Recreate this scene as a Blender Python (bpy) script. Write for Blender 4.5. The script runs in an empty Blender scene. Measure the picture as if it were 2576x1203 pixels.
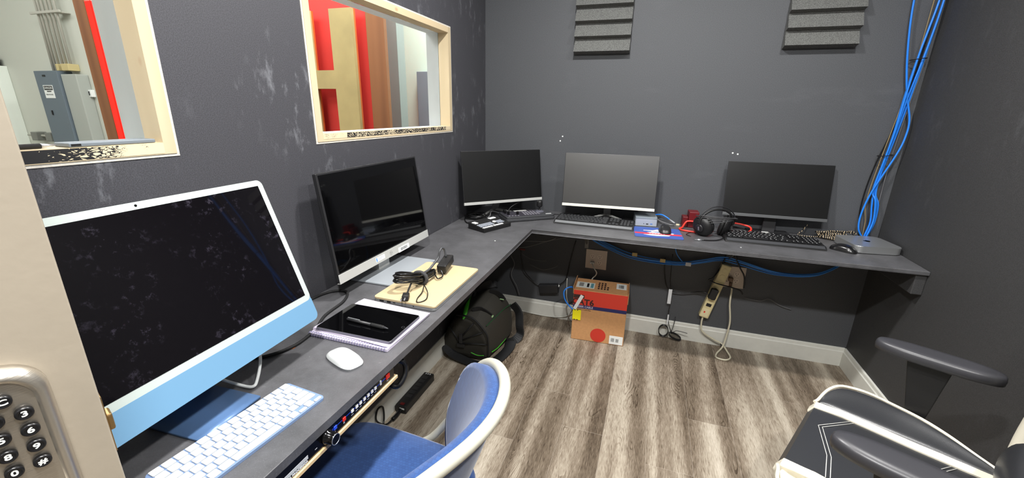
import bpy, bmesh, math, random
from mathutils import Vector, Matrix
from math import sin, cos, pi, radians
random.seed(7)
SC = bpy.context.scene
COL = SC.collection
# ---------------------------------------------------------------- camera
CAM = Vector((1.023, -2.5444, 1.3449)); FPX = 1051.83
def cam_axes(ya, pi_, ro):
    f = Vector((sin(ya)*cos(pi_), cos(ya)*cos(pi_), sin(pi_))); r = Vector((cos(ya), -sin(ya), 0)); d = f.cross(r)
    return cos(ro)*r + sin(ro)*d, -sin(ro)*r + cos(ro)*d, f
ax, ay, az = cam_axes(-0.3161, -0.2983, -0.0191)
cd = bpy.data.cameras.new('camera'); cam = bpy.data.objects.new('camera', cd); COL.objects.link(cam)
cam.matrix_world = Matrix(((ax.x, -ay.x, -az.x, CAM.x), (ax.y, -ay.y, -az.y, CAM.y), (ax.z, -ay.z, -az.z, CAM.z), (0, 0, 0, 1)))
cd.sensor_width = 36; cd.lens = FPX/2576*36; cd.clip_start = .01
SC.camera = cam
# ---------------------------------------------------------------- world and exposure
W = bpy.data.worlds.new('world'); SC.world = W; W.use_nodes = True
W.node_tree.nodes['Background'].inputs[0].default_value = (.8, .85, 1, 1)
W.node_tree.nodes['Background'].inputs[1].default_value = .3
SC.view_settings.view_transform = 'Standard'; SC.view_settings.look = 'None'
SC.view_settings.exposure = 0.0; SC.view_settings.gamma = 1; SC.view_settings.use_curve_mapping = False
def area(name, loc, size, power, col, sy=None, rot=(0, 0, 0)):
    l = bpy.data.lights.new(name, 'AREA'); l.energy = power; l.color = col
    if sy: l.shape = 'RECTANGLE'; l.size = size; l.size_y = sy
    else: l.shape = 'DISK'; l.size = size
    o = bpy.data.objects.new(name, l); o.location = loc; o.rotation_euler = rot; COL.objects.link(o); return o
RL = [(.76, -1.16), (1.66, -1.16), (.76, -2.46), (1.66, -2.46)]
for (lx, ly), pw in zip(RL, (36, 20, 46, 36)): area('ceiling_lamp_light', (lx, ly, 2.455), .12, pw, (1, .985, .96))
area('hall_fill_light', (.65, -3.75, 2.4), .3, 9, (1, .98, .95))  # unseen fill added behind the doorway for glare on the middle monitor
area('studio_fill_light', (-2.2, -1.3, 3.15), 2.4, 62, (1, 1, .98), .8)  # unseen overhead light for the room beyond the windows
area('studio_fill_light', (-4.6, -1.9, 3.15), 2.0, 34, (1, 1, .98), .8)
area('studio_fill_light', (-.6, .75, 3.15), .5, 48, (1, 1, .98), .4)  # extra unseen fill, added to brighten the mint back wall
area('studio_fill_light', (-.6, -.15, 3.15), 1.0, 68, (1, 1, .98), .5)
area('studio_fill_light', (-1.3, -2.8, 3.15), 1.0, 22, (1, 1, .98), .5)  # extra unseen fill, added to brighten the first window's white jamb
# ---------------------------------------------------------------- helpers
def lin(c):
    return tuple(((x/255)/12.92 if x/255 <= .04045 else ((x/255+.055)/1.055)**2.4) for x in c)
def newmat(name):
    m = bpy.data.materials.new(name); m.use_nodes = True
    return m, m.node_tree, m.node_tree.nodes['Principled BSDF']
def M(name, rgb, rough=.5, metal=0, noise=0, nscale=60, bump=0, bscale=200, spec=None, emit=None, coat=0, stretch=None):
    m, t, b = newmat(name); c = lin(rgb)
    b.inputs['Base Color'].default_value = (*c, 1); b.inputs['Roughness'].default_value = rough; b.inputs['Metallic'].default_value = metal
    if spec is not None: b.inputs['Specular IOR Level'].default_value = spec
    if coat: b.inputs['Coat Weight'].default_value = coat; b.inputs['Coat Roughness'].default_value = .05
    if emit: b.inputs['Emission Color'].default_value = (*c, 1); b.inputs['Emission Strength'].default_value = emit
    if noise or bump:
        tc = t.nodes.new('ShaderNodeTexCoord'); mp = t.nodes.new('ShaderNodeMapping'); t.links.new(tc.outputs['Object'], mp.inputs[0])
        if stretch: mp.inputs['Scale'].default_value = stretch
        if noise:
            n = t.nodes.new('ShaderNodeTexNoise'); n.inputs['Scale'].default_value = nscale; n.inputs['Detail'].default_value = 5
            t.links.new(mp.outputs[0], n.inputs[0]); r = t.nodes.new('ShaderNodeValToRGB'); t.links.new(n.outputs[0], r.inputs[0])
            r.color_ramp.elements[0].position = .3; r.color_ramp.elements[1].position = .7
            r.color_ramp.elements[0].color = (*[x*(1-noise) for x in c], 1); r.color_ramp.elements[1].color = (*[min(1, x*(1+noise)) for x in c], 1)
            t.links.new(r.outputs[0], b.inputs['Base Color'])
        if bump:
            n = t.nodes.new('ShaderNodeTexNoise'); n.inputs['Scale'].default_value = bscale; n.inputs['Detail'].default_value = 3
            t.links.new(mp.outputs[0], n.inputs[0]); q = t.nodes.new('ShaderNodeBump'); q.inputs['Strength'].default_value = bump; q.inputs['Distance'].default_value = .002
            t.links.new(n.outputs[0], q.inputs['Height']); t.links.new(q.outputs[0], b.inputs['Normal'])
    return m
class G:
    """small node graph writer"""
    def __init__(s, t): s.t = t
    def n(s, kind, *ins, **kw):
        nd = s.t.nodes.new('ShaderNode'+kind)
        for k, v in kw.items(): setattr(nd, k, v)
        for i, v in enumerate(ins):
            if v is None: continue
            if hasattr(v, 'links'): s.t.links.new(v, nd.inputs[i])
            elif hasattr(v, 'outputs'): s.t.links.new(v.outputs[0], nd.inputs[i])
            else: nd.inputs[i].default_value = v
        return nd
    def m(s, op, a, b=0, c=0): return s.n('Math', a, b, c, operation=op)
    def ramp(s, f, stops):
        r = s.n('ValToRGB', f); e = r.color_ramp.elements
        while len(e) < len(stops): e.new(.5)
        for el, (p, c) in zip(e, stops): el.position = p; el.color = (*c, 1) if len(c) == 3 else c
        return r
    def mix(s, f, a, b):
        nd = s.t.nodes.new('ShaderNodeMix'); nd.data_type = 'RGBA'
        for i, v in ((0, f), (6, a), (7, b)):
            if hasattr(v, 'links'): s.t.links.new(v, nd.inputs[i])
            elif hasattr(v, 'outputs'): s.t.links.new(v.outputs[0], nd.inputs[i])
            else: nd.inputs[i].default_value = v if i == 0 else (*v, 1)
        return nd.outputs[2]
def bmbox(bm, c, s, bev=0, mat=0, M4=None, seg=2):
    g = bmesh.ops.create_cube(bm, size=1); vs = g['verts']
    for v in vs: v.co = Vector((v.co.x*s[0]+c[0], v.co.y*s[1]+c[1], v.co.z*s[2]+c[2]))
    fs = set(f for v in vs for f in v.link_faces)
    if bev:
        bev = min(bev, min(s)*.49)
        r = bmesh.ops.bevel(bm, geom=list({e for v in vs for e in v.link_edges}), offset=bev, segments=seg, affect='EDGES', profile=.5)
        fs = set(f for f in r['faces']) | set(f for f in fs if f.is_valid)
        vs = list({v for f in fs for v in f.verts})
    for f in fs: f.material_index = mat
    if M4 is not None:
        for v in vs: v.co = M4 @ v.co
    return vs
def smooth_path(p, n=6, closed=False):
    p = [Vector(q) for q in p]; out = []; N = len(p)
    rng = range(N if closed else N-1)
    for i in rng:
        a, b, c, d = (p[(i-1) % N], p[i], p[(i+1) % N], p[(i+2) % N]) if closed else (p[max(i-1, 0)], p[i], p[i+1], p[min(i+2, N-1)])
        for k in range(n):
            t = k/n; out.append(.5*((2*b)+(c-a)*t+(2*a-5*b+4*c-d)*t*t+(3*b-a-3*c+d)*t**3))
    if not closed: out.append(p[-1])
    return out
class MB:
    def __init__(s, M4=None): s.bm = bmesh.new(); s.M4 = M4
    def box(s, c, sz, bev=0, mat=0, R=None, seg=2):
        bmbox(s.bm, c, sz, bev, mat, R, seg); return s
    def bx(s, x0, x1, y0, y1, z0, z1, bev=0, mat=0, R=None):
        return s.box(((x0+x1)/2, (y0+y1)/2, (z0+z1)/2), (abs(x1-x0), abs(y1-y0), abs(z1-z0)), bev, mat, R)
    def tube(s, pts, r, n=6, mat=0, sides=8, closed=False, smooth=True, caps=True):
        P = smooth_path(pts, n, closed) if smooth else [Vector(q) for q in pts]
        N = len(P); rings = []; up = None
        for i in range(N):
            a = P[(i-1) % N] if closed or i > 0 else P[i]; b = P[(i+1) % N] if closed or i < N-1 else P[i]
            t = (b-a)
            t = t.normalized() if t.length > 1e-9 else Vector((0, 0, 1))
            if up is None: up = t.orthogonal().normalized()
            else:
                up = up-t*up.dot(t); up = up.normalized() if up.length > 1e-6 else t.orthogonal().normalized()
            w = t.cross(up); rr = r(i/(N-1)) if callable(r) else r
            rings.append([s.bm.verts.new(P[i]+(up*cos(2*pi*k/sides)+w*sin(2*pi*k/sides))*rr) for k in range(sides)])
        rg = range(N if closed else N-1)
        for i in rg:
            A, B = rings[i], rings[(i+1) % N]
            for k in range(sides):
                f = s.bm.faces.new((A[k], A[(k+1) % sides], B[(k+1) % sides], B[k])); f.material_index = mat; f.smooth = True
        if caps and not closed:
            f = s.bm.faces.new(rings[0][::-1]); f.material_index = mat; f = s.bm.faces.new(rings[-1]); f.material_index = mat
        return s
    def cyl(s, c, r, h, axis='z', mat=0, n=24, r2=None, bev=0, R=None):
        r2 = r if r2 is None else r2; c = Vector(c); prof = [(r, 0), (r2, h)]
        if bev: prof = [(r-bev, 0), (r, bev), (r2, h-bev), (r2-bev, h)]
        return s.lathe(c, prof, axis, mat, n, R)
    def lathe(s, c, prof, axis='z', mat=0, n=24, R=None, sx=1, sy=1, cap=True):
        c = Vector(c); rings = []
        for r, h in prof:
            ring = []
            for k in range(n):
                a = 2*pi*k/n; x, y = r*cos(a)*sx, r*sin(a)*sy
                q = {'z': Vector((x, y, h)), 'x': Vector((h, x, y)), 'y': Vector((y, h, x))}[axis]+c
                if R is not None: q = R @ q
                ring.append(s.bm.verts.new(q))
            rings.append(ring)
        for A, B in zip(rings, rings[1:]):
            for k in range(n):
                f = s.bm.faces.new((A[k], A[(k+1) % n], B[(k+1) % n], B[k])); f.material_index = mat; f.smooth = True
        if cap:
            f = s.bm.faces.new(rings[0][::-1]); f.material_index = mat; f = s.bm.faces.new(rings[-1]); f.material_index = mat
        return s
    def prism(s, pts, a, b, axis='z', mat=0, bev=0, R=None):
        mk = {'z': lambda p, h: Vector((p[0], p[1], h)), 'x': lambda p, h: Vector((h, p[0], p[1])), 'y': lambda p, h: Vector((p[0], h, p[1]))}[axis]
        A = [s.bm.verts.new(mk(p, a)) for p in pts]; B = [s.bm.verts.new(mk(p, b)) for p in pts]; n = len(pts); fs = []
        fs.append(s.bm.faces.new(A[::-1])); fs.append(s.bm.faces.new(B))
        for i in range(n): fs.append(s.bm.faces.new((A[i], A[(i+1) % n], B[(i+1) % n], B[i])))
        if bev:
            ed = list({e for f in fs[:2] for e in f.edges})
            r = bmesh.ops.bevel(s.bm, geom=ed, offset=bev, segments=2, affect='EDGES', profile=.5)
            fs = set(f for f in fs if f.is_valid) | set(r['faces'])
        for f in fs: f.material_index = mat
        if R is not None:
            for v in {v for f in fs for v in f.verts}: v.co = R @ v.co
        return s
    def surf(s, fn, nu, nv, mat=0, thick=0, cu=False):
        g = [[s.bm.verts.new(fn(i/nu, j/nv)) for j in range(nv+1)] for i in range(nu+(0 if cu else 1))]
        L = len(g)
        for i in range(nu):
            for j in range(nv):
                f = s.bm.faces.new((g[i][j], g[(i+1) % L][j], g[(i+1) % L][j+1], g[i][j+1])); f.smooth = True; f.material_index = mat
        return s
    def text(s, txt, size, R, mat=0, d=.0002, bold=False):
        vs, fs = text_geo(txt, bold)
        V = [s.bm.verts.new(R @ Vector((v[0]*size, v[1]*size, v[2]*d))) for v in vs]
        for f in fs:
            try: q = s.bm.faces.new([V[i] for i in f]); q.material_index = mat
            except Exception: pass
        return s
    def build(s, name, mats, parent=None, smooth=None, sub=0, bev=0, recalc=True, remove_dbl=0):
        if s.M4 is not None:
            for v in s.bm.verts: v.co = s.M4 @ v.co
        if remove_dbl: bmesh.ops.remove_doubles(s.bm, verts=s.bm.verts, dist=remove_dbl)
        if recalc: bmesh.ops.recalc_face_normals(s.bm, faces=s.bm.faces)
        me = bpy.data.meshes.new(name); s.bm.to_mesh(me); s.bm.free()
        for m in (mats if isinstance(mats, (list, tuple)) else [mats]): me.materials.append(m)
        if smooth:
            for p in me.polygons: p.use_smooth = True
            if smooth != 1: me.set_sharp_from_angle(angle=radians(smooth))
        o = bpy.data.objects.new(name, me); COL.objects.link(o)
        if parent: o.parent = parent
        if bev:
            b = o.modifiers.new('b', 'BEVEL'); b.width = bev; b.segments = 2; b.limit_method = 'ANGLE'
        if sub:
            b = o.modifiers.new('s', 'SUBSURF'); b.levels = sub; b.render_levels = sub
        return o
_tc = {}
def text_geo(txt, bold=False):
    key = (txt, bold)
    if key not in _tc:
        cu = bpy.data.curves.new('t', 'FONT'); cu.body = txt; cu.size = 1; cu.align_x = 'CENTER'; cu.align_y = 'CENTER'; cu.extrude = 1; cu.resolution_u = 3
        if bold: cu.offset = .03
        o = bpy.data.objects.new('t', cu); COL.objects.link(o)
        dg = bpy.context.evaluated_depsgraph_get(); me = bpy.data.meshes.new_from_object(o.evaluated_get(dg))
        _tc[key] = ([tuple(v.co) for v in me.vertices], [tuple(p.vertices) for p in me.polygons])
        bpy.data.objects.remove(o); bpy.data.curves.remove(cu); bpy.data.meshes.remove(me)
    return _tc[key]
def T3(x, y, z): return Matrix.Translation((x, y, z))
def Rx(a): return Matrix.Rotation(a, 4, 'X')
def Ry(a): return Matrix.Rotation(a, 4, 'Y')
def Rz(a): return Matrix.Rotation(a, 4, 'Z')
def tag(o, label, cat, group=None):
    o['label'] = label; o['category'] = cat
    if group: o['group'] = group
    return o
def thing(name, label, cat, loc=(0, 0, 0), rz=0, group=None):
    o = bpy.data.objects.new(name, None); COL.objects.link(o); o.location = loc; o.rotation_euler = (0, 0, rz); o.empty_display_size = .05
    return tag(o, label, cat, group)
def struct(name, loc=(0, 0, 0), rz=0):
    o = bpy.data.objects.new(name, None); COL.objects.link(o); o.location = loc; o.rotation_euler = (0, 0, rz); o['kind'] = 'structure'; return o
def ks(o): o['kind'] = 'structure'; return o
def dup(o, par=None):
    c = o.copy(); COL.objects.link(c)
    if par: c.parent = par
    for ch in list(o.children): dup(ch, c)
    return c
# ---------------------------------------------------------------- materials
blk = M('black_plastic', (26, 26, 27), .45, bump=.15, bscale=600)
blkg = M('gloss_black', (12, 12, 13), .12)
blks = M('satin_black', (38, 38, 40), .4)
dkgrey = M('dark_grey_plastic', (62, 63, 66), .5, bump=.1, bscale=500)
rubber = M('black_rubber', (18, 18, 19), .7)
white = M('white_plastic', (235, 238, 236), .35)
offw = M('offwhite_paint', (222, 222, 214), .45, noise=.03, nscale=30)
silver = M('silver_metal', (205, 208, 212), .32, .85)
silverp = M('silver_paint', (184, 185, 182), .42, .1)
alu = M('aluminium', (190, 192, 193), .38, .8)
steel = M('brushed_nickel', (205, 198, 186), .34, .9, bump=.08, bscale=40, stretch=(1, 2, 30))
beige = M('beige_plastic', (228, 214, 165), .45, noise=.06, nscale=30)
plate = M('outlet_plate', (212, 196, 180), .4)
cabblue = M('blue_cable', (38, 130, 235), .35)
cabdk = M('blue_cable_under', (60, 138, 225), .4)
red = M('red_plastic', (225, 45, 35), .4)
redcab = M('red_cable', (235, 62, 50), .35)
dkred = M('dark_red_metal', (104, 18, 26), .45)
def screen_mat(name, spec, coat, ior):
    m, t, b = newmat(name); g = G(t)
    b.inputs['Base Color'].default_value = (.004, .0042, .0045, 1); b.inputs['Roughness'].default_value = .31
    b.inputs['Specular IOR Level'].default_value = spec; b.inputs['Coat Weight'].default_value = coat; b.inputs['Coat Roughness'].default_value = .33; b.inputs['Coat IOR'].default_value = ior
    tc = g.n('TexCoord'); n = g.n('TexNoise', tc.outputs['Object'], None, 900.0)
    q = g.n('Bump'); q.inputs['Strength'].default_value = .06; q.inputs['Distance'].default_value = .0003; t.links.new(n.outputs[0], q.inputs['Height']); t.links.new(q.outputs[0], b.inputs['Normal'])
    return m
screen = screen_mat('matte_screen', .6, .2, 1.5); screen_glare = screen_mat('semi_gloss_screen', 1.0, 1.0, 2.3)
def glossy_screen():
    m, t, b = newmat('glass_screen'); g = G(t)
    tc = g.n('TexCoord'); n = g.n('TexNoise', tc.outputs['Object'], None, 7.0, 3.0); w = g.n('TexNoise', tc.outputs['Object'], None, 60.0, 5.0, .7, 2.0, .8)
    a = g.ramp(n, [(.42, (0, 0, 0)), (.62, (1, 1, 1))]); c = g.ramp(w, [(.56, (0, 0, 0)), (.74, (1, 1, 1))])
    mk = g.m('MULTIPLY', a.outputs[0], c.outputs[0])
    t.links.new(g.mix(mk.outputs[0], (.0035, .003, .004), (.055, .048, .07)), b.inputs['Base Color'])
    t.links.new(g.m('MULTIPLY_ADD', mk.outputs[0], .4, .03).outputs[0], b.inputs['Roughness'])
    return m
gscreen = glossy_screen()
gs2 = M('glossy_black_screen', (5, 5, 6), .04)
def wall_mat(name, rgb, scuff):
    m, t, b = newmat(name); g = G(t); c = lin(rgb)
    tc = g.n('TexCoord'); n = g.n('TexNoise', tc.outputs['Object'], None, 420.0, 4.0)
    q = g.n('Bump'); q.inputs['Strength'].default_value = .18; q.inputs['Distance'].default_value = .0006; t.links.new(n.outputs[0], q.inputs['Height']); t.links.new(q.outputs[0], b.inputs['Normal'])
    sp = g.ramp(g.n('TexNoise', tc.outputs['Object'], None, 420.0, 2.0), [(.35, tuple(x*.72 for x in c)), (.65, tuple(x*1.28 for x in c))])
    base = sp.outputs[0]
    b.inputs['Roughness'].default_value = .62
    if scuff:
        mp = g.n('Mapping', tc.outputs['Object']); mp.inputs['Scale'].default_value = (1, 7, 3.0); mp.inputs['Rotation'].default_value = (.3, 0, 0)
        a = g.ramp(g.n('TexNoise', mp, None, 3.4, 8.0, .72), [(.54, (0, 0, 0)), (.78, (.8, .8, .8))])
        bb = g.ramp(g.n('TexNoise', tc.outputs['Object'], None, 2.6, 2.0), [(.48, (0, 0, 0)), (.62, (1, 1, 1))])
        k = g.m('MULTIPLY', a.outputs[0], bb.outputs[0])
        base = g.mix(g.m('MULTIPLY', k, scuff).outputs[0], base, (.30, .31, .34))
    t.links.new(base, b.inputs['Base Color'])
    return m
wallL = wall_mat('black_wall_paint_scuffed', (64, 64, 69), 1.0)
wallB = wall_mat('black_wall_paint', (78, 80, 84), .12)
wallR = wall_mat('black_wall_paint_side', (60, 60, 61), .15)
def floor_mat():
    m, t, b = newmat('grey_oak_vinyl_planks'); g = G(t)
    tc = g.n('TexCoord'); s = g.n('SeparateXYZ', tc.outputs['Object']); X, Y = s.outputs[0], s.outputs[1]
    px = g.m('DIVIDE', g.m('SUBTRACT', X, .05), .18); pid = g.m('FLOOR', px); fx = g.m('FRACT', px)
    off = g.n('TexWhiteNoise', None, pid, noise_dimensions='1D')
    # staggered ends: hand-set shift for the planks in view, fallback random
    lut = {3: -.780, 7: -.763, 9: -.470, 2: -1.155, 4: .22, 5: -.16, 6: .12, 8: .05, 1: -.5, 10: .3}
    sh = g.m('MULTIPLY', off.outputs[0], 1.22)
    for k, v in lut.items():
        eq = g.m('COMPARE', pid, float(k), .1); sh = g.m('ADD', g.m('MULTIPLY', sh, g.m('SUBTRACT', 1.0, eq)), g.m('MULTIPLY', eq, v % 1.22))
    py = g.m('DIVIDE', g.m('SUBTRACT', Y, sh), 1.22); qid = g.m('FLOOR', py); fy = g.m('FRACT', py)
    cid = g.n('CombineXYZ', pid, qid, 0.0); rnd = g.n('TexWhiteNoise', cid, noise_dimensions='3D')
    rx = g.n('SeparateColor', rnd.outputs['Color'])
    # grain coordinates
    jit = g.m('MULTIPLY', rx.outputs[0], 37.0); jit2 = g.m('MULTIPLY', rx.outputs[1], 19.0)
    v = g.n('CombineXYZ', X, g.m('MULTIPLY', Y, .05), jit)
    wv = g.n('CombineXYZ', X, g.m('MULTIPLY', Y, .16), jit2)
    broad = g.n('TexNoise', g.n('CombineXYZ', X, g.m('MULTIPLY', Y, .04), g.m('MULTIPLY', rx.outputs[0], .035)), None, 13.0, 1.5, .45)
    med = g.n('TexNoise', wv, None, 60.0, 5.0, .65)
    fine = g.n('TexNoise', g.n('CombineXYZ', X, g.m('MULTIPLY', Y, .06), rx.outputs[2]), None, 420.0, 4.0, .7)
    pores = g.n('TexNoise', g.n('CombineXYZ', X, g.m('MULTIPLY', Y, .09), rx.outputs[2]), None, 300.0, 2.0, .5)
    knot = g.n('TexNoise', wv, None, 11.0, 1.5, .45, 2.0, .3)
    rings = g.m('FRACT', g.m('MULTIPLY', knot.outputs[0], 34.0))
    ringd = g.m('ABSOLUTE', g.m('SUBTRACT', rings, .5))
    kmask = g.ramp(g.n('TexNoise', g.n('CombineXYZ', X, g.m('MULTIPLY', Y, .3), jit2), None, 9.0, 1.0), [(.56, (0, 0, 0)), (.66, (1, 1, 1))])
    rg = g.m('MULTIPLY', g.m('LESS_THAN', ringd, .12), kmask.outputs[0])
    pr = g.ramp(pores, [(.30, (1, 1, 1)), (.42, (0, 0, 0))])
    f = g.m('ADD', g.m('MULTIPLY', broad.outputs[0], 1.25), g.m('MULTIPLY', med.outputs[0], .32)); f = g.m('ADD', f, g.m('MULTIPLY', fine.outputs[0], .85))
    f = g.m('ADD', f, g.m('MULTIPLY', g.m('SUBTRACT', rx.outputs[0], .5), .10)); f = g.m('SUBTRACT', f, g.m('MULTIPLY', rg, .22)); f = g.m('SUBTRACT', f, g.m('MULTIPLY', pr.outputs[0], .18)); f = g.m('SUBTRACT', f, .70)
    col = g.ramp(f, [(.12, lin((72, 61, 50))), (.32, lin((110, 97, 82))), (.50, lin((142, 129, 113))), (.70, lin((180, 169, 152))), (.93, lin((208, 198, 182)))])
    ex = g.m('LESS_THAN', g.m('MULTIPLY', g.m('MINIMUM', fx, g.m('SUBTRACT', 1.0, fx)), .18), .0007)
    ey = g.m('LESS_THAN', g.m('MULTIPLY', g.m('MINIMUM', fy, g.m('SUBTRACT', 1.0, fy)), 1.22), .0008)
    seam = g.m('MAXIMUM', ex, ey)
    c2 = g.mix(g.m('MULTIPLY', seam, .3).outputs[0], col.outputs[0], lin((215, 205, 192)))
    t.links.new(c2, b.inputs['Base Color']); b.inputs['Roughness'].default_value = .42; b.inputs['Specular IOR Level'].default_value = .35
    q = g.n('Bump'); q.inputs['Strength'].default_value = .25; q.inputs['Distance'].default_value = .001; t.links.new(fine.outputs[0], q.inputs['Height']); t.links.new(q.outputs[0], b.inputs['Normal'])
    return m
floorm = floor_mat()
def desk_mat():
    m, t, b = newmat('black_painted_wood'); g = G(t); tc = g.n('TexCoord')
    n = g.n('TexNoise', tc.outputs['Object'], None, 500.0, 2.0); n2 = g.n('TexNoise', tc.outputs['Object'], None, 14.0, 6.0, .7); n3 = g.n('TexNoise', tc.outputs['Object'], None, 60.0, 3.0)
    a = g.ramp(n2, [(.35, lin((76, 76, 78))), (.7, lin((94, 94, 97)))]); sp = g.ramp(n, [(.62, (0, 0, 0)), (.68, (1, 1, 1))])
    c = g.mix(g.m('MULTIPLY', sp.outputs[0], .35).outputs[0], a.outputs[0], (.22, .22, .24))
    sc = g.ramp(n3, [(.73, (0, 0, 0)), (.78, (1, 1, 1))]); c = g.mix(g.m('MULTIPLY', sc.outputs[0], .25).outputs[0], c, (.3, .3, .3))
    t.links.new(c, b.inputs['Base Color']); b.inputs['Roughness'].default_value = .42
    q = g.n('Bump'); q.inputs['Strength'].default_value = .4; q.inputs['Distance'].default_value = .001; t.links.new(g.n('TexNoise', tc.outputs['Object'], None, 180.0, 4.0).outputs[0], q.inputs['Height']); t.links.new(q.outputs[0], b.inputs['Normal'])
    return m
deskm = desk_mat()
def wood_mat(name, c1, c2, axis=2, sc=30, knots=True, rough=.55):
    m, t, b = newmat(name); g = G(t); tc = g.n('TexCoord'); mp = g.n('Mapping', tc.outputs['Object'])
    s = [1, 1, 1]; s[axis] = .06; mp.inputs['Scale'].default_value = s
    n = g.n('TexNoise', mp, None, float(sc), 4.0, .6, .6)
    c = g.ramp(n, [(.3, lin(c2)), (.7, lin(c1))]).outputs[0]
    if knots:
        s2 = [1, 1, 1]; s2[axis] = .6; mp2 = g.n('Mapping', tc.outputs['Object']); mp2.inputs['Scale'].default_value = s2
        k = g.ramp(g.n('TexVoronoi', mp2, None, 9.0), [(.03, (1, 1, 1)), (.09, (0, 0, 0))]); c = g.mix(g.m('MULTIPLY', k.outputs[0], .6).outputs[0], c, lin((150, 90, 45)))
    t.links.new(c, b.inputs['Base Color']); b.inputs['Roughness'].default_value = rough
    return m
pineV = wood_mat('pine_upright', (206, 190, 160), (186, 168, 134), 2)
pineY = wood_mat('pine_sill', (216, 200, 168), (200, 180, 146), 1)
brownw = wood_mat('stained_brown_timber', (150, 98, 60), (108, 64, 36), 2, 18)
def smudge_mat():
    m, t, b = newmat('pine_with_black_paint'); g = G(t); tc = g.n('TexCoord'); mp = g.n('Mapping', tc.outputs['Object']); mp.inputs['Scale'].default_value = (1, .6, 1.5)
    wob = g.n('TexNoise', mp, None, 60.0, 3.0); wp = g.n('VectorMath', mp, None, operation='ADD')
    sc_ = g.n('VectorMath', wob.outputs['Color'], (.02, .02, .02), operation='MULTIPLY'); t.links.new(sc_.outputs[0], wp.inputs[1])
    vo = g.n('TexVoronoi', wp, None, 150.0, feature='DISTANCE_TO_EDGE'); l = g.n('TexNoise', tc.outputs['Object'], None, 12.0, 2.0)
    sy = g.n('SeparateXYZ', tc.outputs['Object']); e1 = g.n('MapRange', sy.outputs[1], -1.955, -2.11, 0.0, 1.0)
    w2 = g.m('MULTIPLY', g.m('MULTIPLY', g.m('GREATER_THAN', sy.outputs[1], -1.3), g.m('LESS_THAN', sy.outputs[1], -.55)), .45)
    th = g.m('ADD', g.m('MULTIPLY', g.m('MAXIMUM', e1.outputs[0], w2), .42), g.m('MULTIPLY', g.m('SUBTRACT', l.outputs[0], .55), .45))
    k = g.m('LESS_THAN', vo.outputs[0], th)
    t.links.new(g.mix(k.outputs[0], lin((216, 200, 168)), lin((28, 28, 30))), b.inputs['Base Color']); b.inputs['Roughness'].default_value = .6
    return m
pinesmudge = smudge_mat()
jambw = M('white_painted_wood', (222, 226, 228), .5, noise=.04, nscale=20, stretch=(1, 1, .2))
plasterw = M('cut_drywall_edge', (205, 200, 190), .8, bump=.8, bscale=120)
glass, t_, b_ = newmat('window_glass')
b_.inputs['Roughness'].default_value = 0; b_.inputs['Transmission Weight'].default_value = 1; b_.inputs['IOR'].default_value = 1.04; b_.inputs['Base Color'].default_value = (.97, 1, .99, 1)
doorm = M('warm_beige_door_paint', (170, 160, 144), .42, .0, noise=.05, nscale=5, bump=.1, bscale=80)
fabric_blue, t_, b_ = newmat('blue_woven_fabric'); g_ = G(t_); tc_ = g_.n('TexCoord')
br_ = g_.n('TexBrick', tc_.outputs['Object']); br_.inputs['Scale'].default_value = 42; br_.inputs['Color1'].default_value = (*lin((32, 66, 120)), 1); br_.inputs['Color2'].default_value = (*lin((40, 76, 132)), 1); br_.inputs['Mortar'].default_value = (*lin((28, 56, 108)), 1); br_.inputs['Mortar Size'].default_value = .02; br_.inputs['Mortar Smooth'].default_value = .6; br_.inputs['Brick Width'].default_value = .35; br_.inputs['Row Height'].default_value = .3
b_.inputs['Roughness'].default_value = .9; t_.links.new(br_.outputs[0], b_.inputs['Base Color']); b_.inputs['Sheen Weight'].default_value = .3
tubem = M('cream_grey_tube', (196, 194, 180), .4, .1)
leather = M('black_leather', (46, 47, 50), .30, bump=.12, bscale=500, spec=.8)
leathw = M('cream_leather', (226, 220, 202), .38, bump=.1, bscale=300)
foam = M('charcoal_acoustic_foam', (100, 101, 99), .95, noise=.45, nscale=260, bump=.9, bscale=260)
card = M('cardboard', (196, 146, 98), .8, noise=.07, nscale=70)
bagm = M('black_nylon', (58, 56, 50), .7, bump=.6, bscale=350)
bagw = M('black_webbing', (30, 31, 33), .6, bump=.6, bscale=500)
green = M('lime_green_trim', (90, 215, 60), .5)
imacblue = M('pastel_blue_aluminium', (120, 156, 184), .34, .1)
imacdark = M('blue_aluminium_stand', (86, 116, 158), .35, .1)
bezel = M('pale_bezel', (178, 188, 184), .4)
kbw = M('white_keys', (206, 209, 209), .5); legend = M('grey_key_legend', (150, 153, 156), .5)
kbblue = M('blue_keyboard_base', (116, 138, 174), .4)
gold = M('champagne_metal', (200, 180, 142), .45, .0)
paper = M('paper', (202, 194, 212), .8)
cordm = M('black_glossy_cord', (24, 24, 25), .25)
redwall = M('red_painted_wall', (222, 62, 56), .6)
goldp = M('gold_painted_board', (176, 158, 108), .6, 0, noise=.10, nscale=5)
oran = M('orange_board_edge', (196, 96, 40), .5)  # orange rear layer of the gold boards
pale = M('pale_green_white_wall', (198, 200, 190), .6)
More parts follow.
